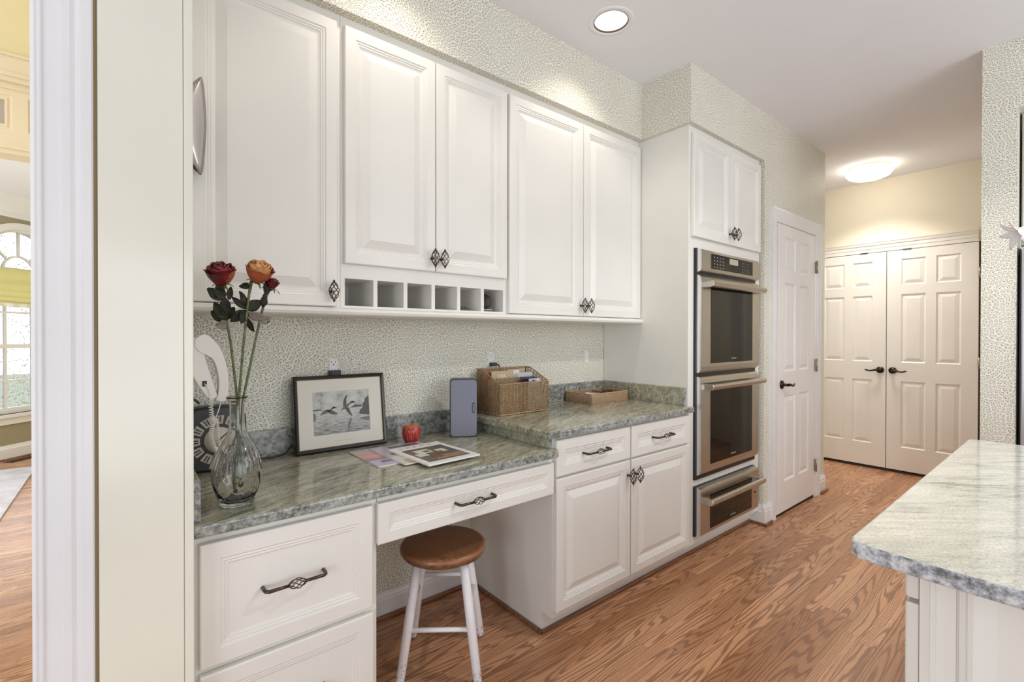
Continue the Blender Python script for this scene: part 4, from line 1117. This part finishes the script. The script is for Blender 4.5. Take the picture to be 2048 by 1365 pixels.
braid(w, [(bx0, byb, bz+.004), (bx0, byf-.001, bz+.004), (bx1, byf-.001, bz+.004), (bx1, byb, bz+.004)]); w.build('rim', wick, bk)
def card(name, label, cat, x0, x1, y, z0, z1, lean, mat, th=.002, yaw=0., grp=None):
    M = Matrix.Translation(((x0+x1)/2, y, z0)) @ Matrix.Rotation(yaw, 4, 'Z') @ Matrix.Rotation(-lean, 4, 'X')
    h_ = z1-z0; w_ = (x1-x0)/2
    o = MB(M).box(-w_, w_, -th/2, th/2, 0, h_).build(name, mat)
    recenter(o, ((x0+x1)/2, y, z0)); tag(o, label, cat, grp); return o
zb0 = bz+.0045; G = 'papers in the tall wicker basket'
card('envelope', 'rust and cream envelope at the left rear of the tall wicker basket', 'envelope', 1.392, 1.50, -.060, zb0, bz+.200, .02, [rustp], .002, 0, G)
card('envelope', 'white envelope standing behind the tan booklet', 'envelope', 1.435, 1.615, -.074, zb0, bz+.202, .02, [paper], .002, 0, G)
card('folder', 'peach folder at the right rear of the tall wicker basket', 'folder', 1.56, 1.675, -.048, zb0, bz+.206, .02, [flat('peach_folder', (.60, .42, .28), .6)], .002, 0, G)
bk2 = thing('booklet', 'tan booklet printed 1956 in the tall wicker basket', 'booklet', (1.50, -.09, zb0), G)
TM = Matrix.Translation((1.497, -.092, zb0)) @ Matrix.Rotation(radians(-3), 4, 'X') @ Matrix.Rotation(radians(-1), 4, 'Y')
MB(TM).box(-.072, .072, -.002, .002, 0, .200).build('cover', tanp, bk2)
text('1956', .026, flat('white_print', (.85, .82, .76), .6), bk2, TM @ Matrix.Translation((-.008, -.0024, .172)) @ Matrix.Rotation(pi/2, 4, 'X'), 'title')
card('brochure', 'grey marbled brochure at the right of the tall wicker basket', 'brochure', 1.575, 1.675, -.106, zb0, bz+.192, .0, [paperg], .003, 0, G)
card('leaflet', 'dark leaflet in the front pocket of the tall wicker basket', 'leaflet', 1.565, 1.66, -.150, zb0, bz+.172, .05, [flat('dark_leaflet', (.03, .022, .03), .3)], .003, 0, G)
pc_ = thing('postcard', 'lilac card with a dark car picture at the front right of the basket', 'card', (1.62, -.178, zb0), G)
MB().box(1.588, 1.662, -.180, -.178, zb0, bz+.165).build('card_face', flat('lilac_card', (.52, .50, .58), .4), pc_)
sm = MB(); sm.prism([(1.606, bz+.147), (1.634, bz+.147), (1.632, bz+.152), (1.627, bz+.1535), (1.622, bz+.158), (1.614, bz+.158), (1.610, bz+.153)], lambda u, v, d_: (u, -.180-d_, v), 0, .0004); sm.box(1.644, 1.657, -.1805, -.180, bz+.146, bz+.162, 1)
sm.build('picture', [flat('car_black', (.02, .02, .025), .4), paper], pc_)
# low tray
tx0, tx1, tyf, tyb, tz, tht = 2.008, 2.336, -.228, -.030, .8685, .055
ty = thing('basket', 'low tan wicker tray basket in the counter corner', 'basket', ((tx0+tx1)/2, (tyf+tyb)/2, tz))
w = MB(); cst = lambda t: tz+tht
weave(w, (tx0, tyf, 0), (tx1, tyf, 0), tz, cst, 13, 26, .0015, .0018, (0, -1, 0)); w.build('front_wall', wick2, ty)
w = MB(); weave(w, (tx0, tyb, 0), (tx1, tyb, 0), tz, cst, 13, 26, .0015, .0018, (0, 1, 0)); w.build('back_wall', wick2, ty)
for X_, nn in ((tx0, -1), (tx1, 1)):
    w = MB(); weave(w, (X_, tyf, 0), (X_, tyb, 0), tz, cst, 13, 12, .0015, .0018, (nn, 0, 0)); w.build('side_wall', wick2, ty)
MB().box(tx0+.002, tx1-.002, tyf+.002, tyb-.002, tz, tz+.004).build('bottom', wick2, ty)
w = MB(); braid(w, [(tx0, tyf, tz+tht), (tx1, tyf, tz+tht), (tx1, tyb, tz+tht), (tx0, tyb, tz+tht), (tx0, tyf, tz+tht)], .003); w.build('rim', wick2, ty)
G2 = 'things in the low wicker tray'
M = Matrix.Translation((2.12, -.13, tz+.038)) @ Matrix.Rotation(.5, 4, 'Z') @ Matrix.Rotation(.10, 4, 'X')
o = MB(M).box(-.055, .055, -.04, .04, 0, .002).build('note', paper); tag(recenter(o, (2.12, -.13, tz+.038)), 'folded white note in the low wicker tray', 'note', G2)
nb = MB().box(2.03, 2.22, -.205, -.06, tz+.0045, tz+.036).build('notebook', paperg, bevel=.002); tag(recenter(nb, (2.12, -.13, tz+.0045)), 'grey notebook lying in the low wicker tray', 'notebook', G2)
gz = thing('sunglasses', 'dark brown sunglasses at the right of the low wicker tray', 'sunglasses', (2.26, -.12, tz+.01), G2)
for xx in (2.238, 2.298): MB().ball((xx, -.12, tz+.030), .026, (1, .2, .85), 14).build('lens', flat('dark_lens', (.025, .013, .010), .1), gz)
MB().tube(sp([(2.215, -.05, tz+.045), (2.213, -.10, tz+.047), (2.222, -.121, tz+.044), (2.25, -.125, tz+.046), (2.268, -.125, tz+.040), (2.30, -.125, tz+.046), (2.322, -.120, tz+.044), (2.325, -.08, tz+.044)], 5), .003, 6).build('frame', flat('tortoise', (.03, .015, .008), .25), gz)

# ------------------------------------------------------------------ metal wall fitting on the left partition
wf_ = thing('wall_fitting', 'curved brushed metal plate with dark edge on the left wall before the cabinet', 'wall fitting', (.123, -.36, 1.63))
yb0 = -.335
outl = sp([q2(384, 168, yb0), q2(398, 157, yb0), q2(401, 155.5, yb0), q2(404, 158, yb0), q2(408, 185, yb0), q2(411, 225, yb0), q2(411.5, 260, yb0), q2(409, 300, yb0), q2(405.5, 335, yb0), q2(402.5, 347, yb0), q2(399, 348, yb0), q2(384, 333, yb0)], 5)
ol = [(max(.124, p.x), p.y) for p in outl]
zc_ = sum(p[1] for p in ol)/len(ol)
ft = MB(); nfan = len(ol)
rings = 5; vs = []
for j in range(rings+1):
    k = j/rings
    for u, v in ol: vs.append((.124+(u-.124)*k, yb0-.030*(1-k*k), zc_+(v-zc_)*(k if k > .01 else .01)))
fs = [(j*nfan+i, j*nfan+i+1, (j+1)*nfan+i+1, (j+1)*nfan+i) for j in range(rings) for i in range(nfan-1)]
ft.add(vs, fs, True)
ft.build('plate', Mat('brushed_nickel', (.62, .59, .58), .33, 1.).m, wf_, solid=.003, recalc=False)
MB().tube([(u, yb0, v) for u, v in ol], .0016, 6).build('edge', flat('dark_edge', (.06, .04, .03), .4), wf_)
MB().box(.1205, .150, yb0+.004, yb0+.03, 1.72, 1.85).build('bracket', bronze_dark, wf_)

# ------------------------------------------------------------------ lily on the island
ly = thing('lily', 'white lily bloom at the right edge above the island', 'flower', (2.20, -2.02, .95))
hc = vp(2072, 455, -1.850); tipdir = Vector((-.35, .62, -.28)).normalized()
M3 = axisM(tipdir)
lm = MB()
for k in range(6):
    th = 2*pi*k/6+.35
    def fn(u, v, th=th, k=k):
        q = (u-.5)*2; wdt = .020*(sin(pi*min(1, v*.9+.08))**.8)*(1.1 if k % 2 else .85)
        rr = .006+.020*v+.058*max(0, v-.45)**1.4*1.6; zz = .098*v-.055*max(0, v-.6)**2*2
        rad = Vector((cos(th), sin(th), 0)); tan = Vector((-sin(th), cos(th), 0))
        return hc + M3 @ (rad*(rr-abs(q)*wdt*.25) + tan*(q*wdt) + Vector((0, 0, zz)))
    lm.grid(fn, 6, 9)
lm.build('bloom', lilyw, ly, solid=.0008, recalc=False)
MB().tube(sp([hc+tipdir*.004, hc-tipdir*.05, (hc.x+.05, -1.95, 1.50), (hc.x+.06, -2.03, 1.2), (hc.x+.06, -2.05, .88)], 6), .004, 8).build('stem', stemg, ly)
tag(recenter(MB().lathe([(0, 0), (.055, 0), (.06, .02), (.05, .18), (.04, .25), (.045, .27), (.041, .268), (.036, .25), (.045, .18), (.05, .02), (0, .008)], (hc.x+.06, -2.05, .8685), 32).build('flower_vase', whitep), (hc.x+.06, -2.05, .8685)), 'white vase on the island holding the lily, right of the view', 'vase')

# ------------------------------------------------------------------ room beyond the opening
hx0, hx1, hy = -2.6, -.05, 1.6
tr = MB()
def strip(z0, z1, dep): tr.box(hx0, hx1, hy-dep, hy+.12, z0, z1)
strip(2.20, 2.225, .012); strip(2.225, 2.245, .02); strip(2.245, 2.295, .01)
for xx in range(4):
    xa = -1.27+.42*xx
    if xx < 3: tr.panel(lambda u, v, d_: (u, hy-.004-d_, v), xa, xa+.42, 2.295, 2.535, [(0, -.02), (0, .006), (.030, .006), (.034, -.001), (.042, -.001), (.046, .003), (.056, .003), (.058, -.010)])
tr.box(hx0, -1.27, hy-.004, hy+.12, 2.295, 2.535); tr.box(-.02, hx1+.1, hy-.004, hy+.12, 2.295, 2.535); tr.box(-1.27, -.01, hy+.02, hy+.12, 2.295, 2.535)
strip(2.535, 2.565, .02); strip(2.565, 2.59, .045); strip(2.59, 2.61, .055); strip(2.61, 2.70, .03); strip(2.70, 2.715, .04)
struct('trim_10', tr, transw)
tg = MB()
for xx in range(3): tg.box(-1.27+.42*xx+.058, -1.27+.42*xx+.362, hy+.004, hy+.010, 2.353, 2.477)
struct('window_2', tg, frost)
struct('wall_upper', bx(hx0, hx1, hy, hy+.12, 2.715, 3.6), yelw)
struct('wall_living', MB().box(-.045, .075, .0, 5.9, 0, 3.6), yelw)
struct('ceiling.002', bx(-4.2, .1, 0.0, 1.72, 3.6, 3.7), ceilm)
struct('ceiling.003', bx(-4.2, .1, 1.72, 7.0, 2.655, 2.74), ceilm)
# 45 degree bay wall with the arched window; local s along the wall, d toward the room
B0 = Vector((-.814, 4.976, 0)); e_s = Vector((1, 1, 0)).normalized(); e_n = Vector((1, -1, 0)).normalized()
mpb = lambda s_, z_, d_: tuple(B0 + e_s*s_ + e_n*d_ + Vector((0, 0, z_)))
R0, ZS, Z0 = .41, 1.917, .455
wb = MB()
wb.prism([(-2.2, 0), (.9, 0), (.9, Z0), (-2.2, Z0)], mpb, -.14, 0)
wb.prism([(-2.2, Z0), (-R0, Z0), (-R0, ZS), (-2.2, ZS)], mpb, -.14, 0); wb.prism([(R0, Z0), (.9, Z0), (.9, ZS), (R0, ZS)], mpb, -.14, 0)
N = 24
for k in range(N):
    a0 = pi*k/N; a1 = pi*(k+1)/N
    wb.prism([(R0*cos(a1), ZS+R0*sin(a1)), (R0*cos(a0), ZS+R0*sin(a0)), (R0*cos(a0), 2.66), (R0*cos(a1), 2.66)], mpb, -.14, 0)
wb.prism([(-2.2, ZS), (-R0, ZS), (-R0, 2.66), (-2.2, 2.66)], mpb, -.14, 0); wb.prism([(R0, ZS), (.9, ZS), (.9, 2.66), (R0, 2.66)], mpb, -.14, 0)
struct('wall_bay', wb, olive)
w1 = sroot('window_1', mpb(0, 0, 0))
fm = MB()
def ring(r0, r1, d0, d1, mbx, a_lo=0, a_hi=pi, zc=ZS, n=28):
    for k in range(n):
        a0 = a_lo+(a_hi-a_lo)*k/n; a1 = a_lo+(a_hi-a_lo)*(k+1)/n
        mbx.prism([(r0*cos(a1), zc+r0*sin(a1)), (r0*cos(a0), zc+r0*sin(a0)), (r1*cos(a0), zc+r1*sin(a0)), (r1*cos(a1), zc+r1*sin(a1))], mpb, d0, d1)
ring(R0, R0+.065, 0, .02, fm); ring(R0-.025, R0, -.10, 0, fm)
for sg in (-1, 1):
    x0_, x1_ = sorted((sg*R0, sg*(R0+.065))); fm.prism([(x0_, Z0-.08), (x1_, Z0-.08), (x1_, ZS), (x0_, ZS)], mpb, 0, .02)
    x0_, x1_ = sorted((sg*R0, sg*(R0-.025))); fm.prism([(x0_, Z0), (x1_, Z0), (x1_, ZS), (x0_, ZS)], mpb, -.10, 0)
fm.build('window_frame', trimw, w1)
sl = MB(); sl.prism([(-R0-.09, Z0-.03), (R0+.09, Z0-.03), (R0+.09, Z0), (-R0-.09, Z0)], mpb, -.06, .045); sl.prism([(-R0-.065, Z0-.10), (R0+.065, Z0-.10), (R0+.065, Z0-.03), (-R0-.065, Z0-.03)], mpb, 0, .02)
sl.build('window_sill', trimw, w1)
mu = MB()
for z_, hh in ((1.138, .022), (1.48, .010), (.786, .010), (1.80, .010), (ZS, .02), (Z0+.03, .03)): mu.prism([(-R0, z_-hh), (R0, z_-hh), (R0, z_+hh), (-R0, z_+hh)], mpb, -.075, -.045)
for s_ in (-.122, .122): mu.prism([(s_-.010, Z0), (s_+.010, Z0), (s_+.010, ZS), (s_-.010, ZS)], mpb, -.075, -.05)
ring(.13, .148, -.075, -.05, mu)
for an in (pi/2, pi*.25, pi*.75):
    c_, s2 = cos(an), sin(an); pxy = [(.14*c_-.009*s2, ZS+.14*s2+.009*c_), (.14*c_+.009*s2, ZS+.14*s2-.009*c_), (.40*c_+.009*s2, ZS+.40*s2-.009*c_), (.40*c_-.009*s2, ZS+.40*s2+.009*c_)]
    mu.prism(pxy, mpb, -.075, -.05)
mu.build('muntins', trimw, w1)
gp = MB(); gp.prism([(-R0, Z0), (R0, Z0), (R0, ZS)] + [(R0*cos(pi*k/20), ZS+R0*sin(pi*k/20)) for k in range(1, 20)] + [(-R0, ZS)], mpb, -.064, -.061)
gp.build('pane', paneglass, w1)
# balloon shade
sh_ = thing('window_shade', 'pale yellow gathered fabric shade across the arched window', 'window shade', mpb(0, 1.6, .02))
shm = Mat('pale_yellow_fabric', (.90, .86, .55), .8)
_tl = shm.node('ShaderNodeBsdfTranslucent'); _tl.inputs[0].default_value = (.92, .88, .55, 1); _mx = shm.node('ShaderNodeMixShader'); _mx.inputs[0].default_value = .65
shm.link(shm.b.outputs[0], _mx.inputs[1]); shm.link(_tl.outputs[0], _mx.inputs[2]); shm.link(_mx.outputs[0], shm.nt.nodes['Material Output'].inputs[0])
shm = shm.m
ms = MB()
ms.grid(lambda u, v: mpb((u-.5)*.80, 1.925-.33*v-.02*sin(pi*u)*(v), .012+.018*abs(sin(v*pi*(1.0+3.2*v)))*(.3+v)), 16, 40)
ms.build('fabric', shm, sh_, solid=.002, recalc=False)
ms = MB(); ms.grid(lambda u, v: mpb((u-.5)*.80, 1.605-.055*v-.02*sin(pi*u), .014+.008*sin(u*40)*v), 60, 3); ms.build('ruffle', flat('white_ruffle', (.80, .80, .72), .8), sh_, solid=.0015, recalc=False)
cr = MB(); cr.prism([(0, 2.655), (.10, 2.655), (.10, 2.64), (.085, 2.62), (.06, 2.56), (.03, 2.51), (.022, 2.49), (.022, 2.45), (.012, 2.435), (0, 2.435)], lambda u, v, d_: mpb(d_, v, u), -2.2, .9); struct('trim_11', cr, trimw)
bb = MB(); bb.prism([(0, .0), (.018, .0), (.018, .11), (.012, .125), (.008, .147), (0, .147)], lambda u, v, d_: mpb(d_, v, u), -2.2, .9); struct('baseboard_bay', bb, trimw)
sm2 = MB(); sm2.prism([(.018, 0), (.034, 0), (.034, .012), (.028, .018), (.018, .018)], lambda u, v, d_: mpb(d_, v, u), -2.2, .9); struct('trim_12', sm2, shoe)
rg = thing('floor_register', 'dark metal floor register by the bay baseboard', 'vent', mpb(-.10, .001, .12))
gm = MB(); gm.prism([(-.24, .07), (.06, .07), (.06, .17), (-.24, .17)], lambda s_, v, d_: mpb(s_, d_, v), .0005, .004)
gm.build('plate', bronze_dark, rg)
gm = MB()
for k in range(14): gm.prism([(-.225+.02*k, .08), (-.213+.02*k, .08), (-.213+.02*k, .16), (-.225+.02*k, .16)], lambda s_, v, d_: mpb(s_, d_, v), .004, .0048)
gm.build('louvers', flat('register_slot', (.01, .01, .01), .7), rg)
rug_m = Mat('pale_wool_rug', rough=.9); n = rug_m.noise(rug_m.coord(), 5, 5, .6); rug_m.color(rug_m.ramp(n, [(.35, (.50, .47, .50)), (.65, (.68, .66, .70))])); rug_m.bump(rug_m.noise(rug_m.coord(), 220, 2), .4, .004)
tag(recenter(MB().box(-1.42, -.66, 1.4, 4.35, .0005, .010).build('area_rug', rug_m.m, bevel=.004), (-1.04, 2.9, 0)), 'pale lilac grey rug on the floor of the room beyond', 'rug')
# trees outside the bay window
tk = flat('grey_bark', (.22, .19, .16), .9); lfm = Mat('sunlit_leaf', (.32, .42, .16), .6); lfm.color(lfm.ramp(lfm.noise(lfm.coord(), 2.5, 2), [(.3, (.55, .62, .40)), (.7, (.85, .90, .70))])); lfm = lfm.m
for k, (c, hgt, lab) in enumerate((((-2.6, 8.2), 4.2, 'tree with a leaning grey trunk outside the bay window'), ((-1.4, 14.5), 6.0, 'leafy tree farther outside the bay window'))):
    tt_ = thing('tree', lab, 'tree', (c[0], c[1], -.6))
    MB().tube(sp([(c[0]-.3, c[1], -.6), (c[0], c[1], .6), (c[0]+.35, c[1], 1.5), (c[0]+.6, c[1], hgt)], 6), [.16]*7+[.12]*6+[.07]*6, 10).build('trunk', tk, tt_)
    fo_ = MB()
    for i in range(11000):
        p = Vector((c[0]+random.gauss(.1, 1.0), c[1]+random.gauss(0, .6), random.uniform(-.4, hgt+.6)))
        a_ = Vector((random.gauss(0, 1), random.gauss(0, 1), random.gauss(0, 1))).normalized()*.019; b_ = a_.orthogonal().normalized()*.010
        fo_.add([p-a_, p+b_, p+a_, p-b_], [(0, 1, 2, 3)])
    fo_.build('foliage', lfm, tt_, recalc=False)
struct('floor.003', bx(-14, 6, 7.0, 30, -.7, -.6), flat('lawn', (.66, .70, .55), .9))
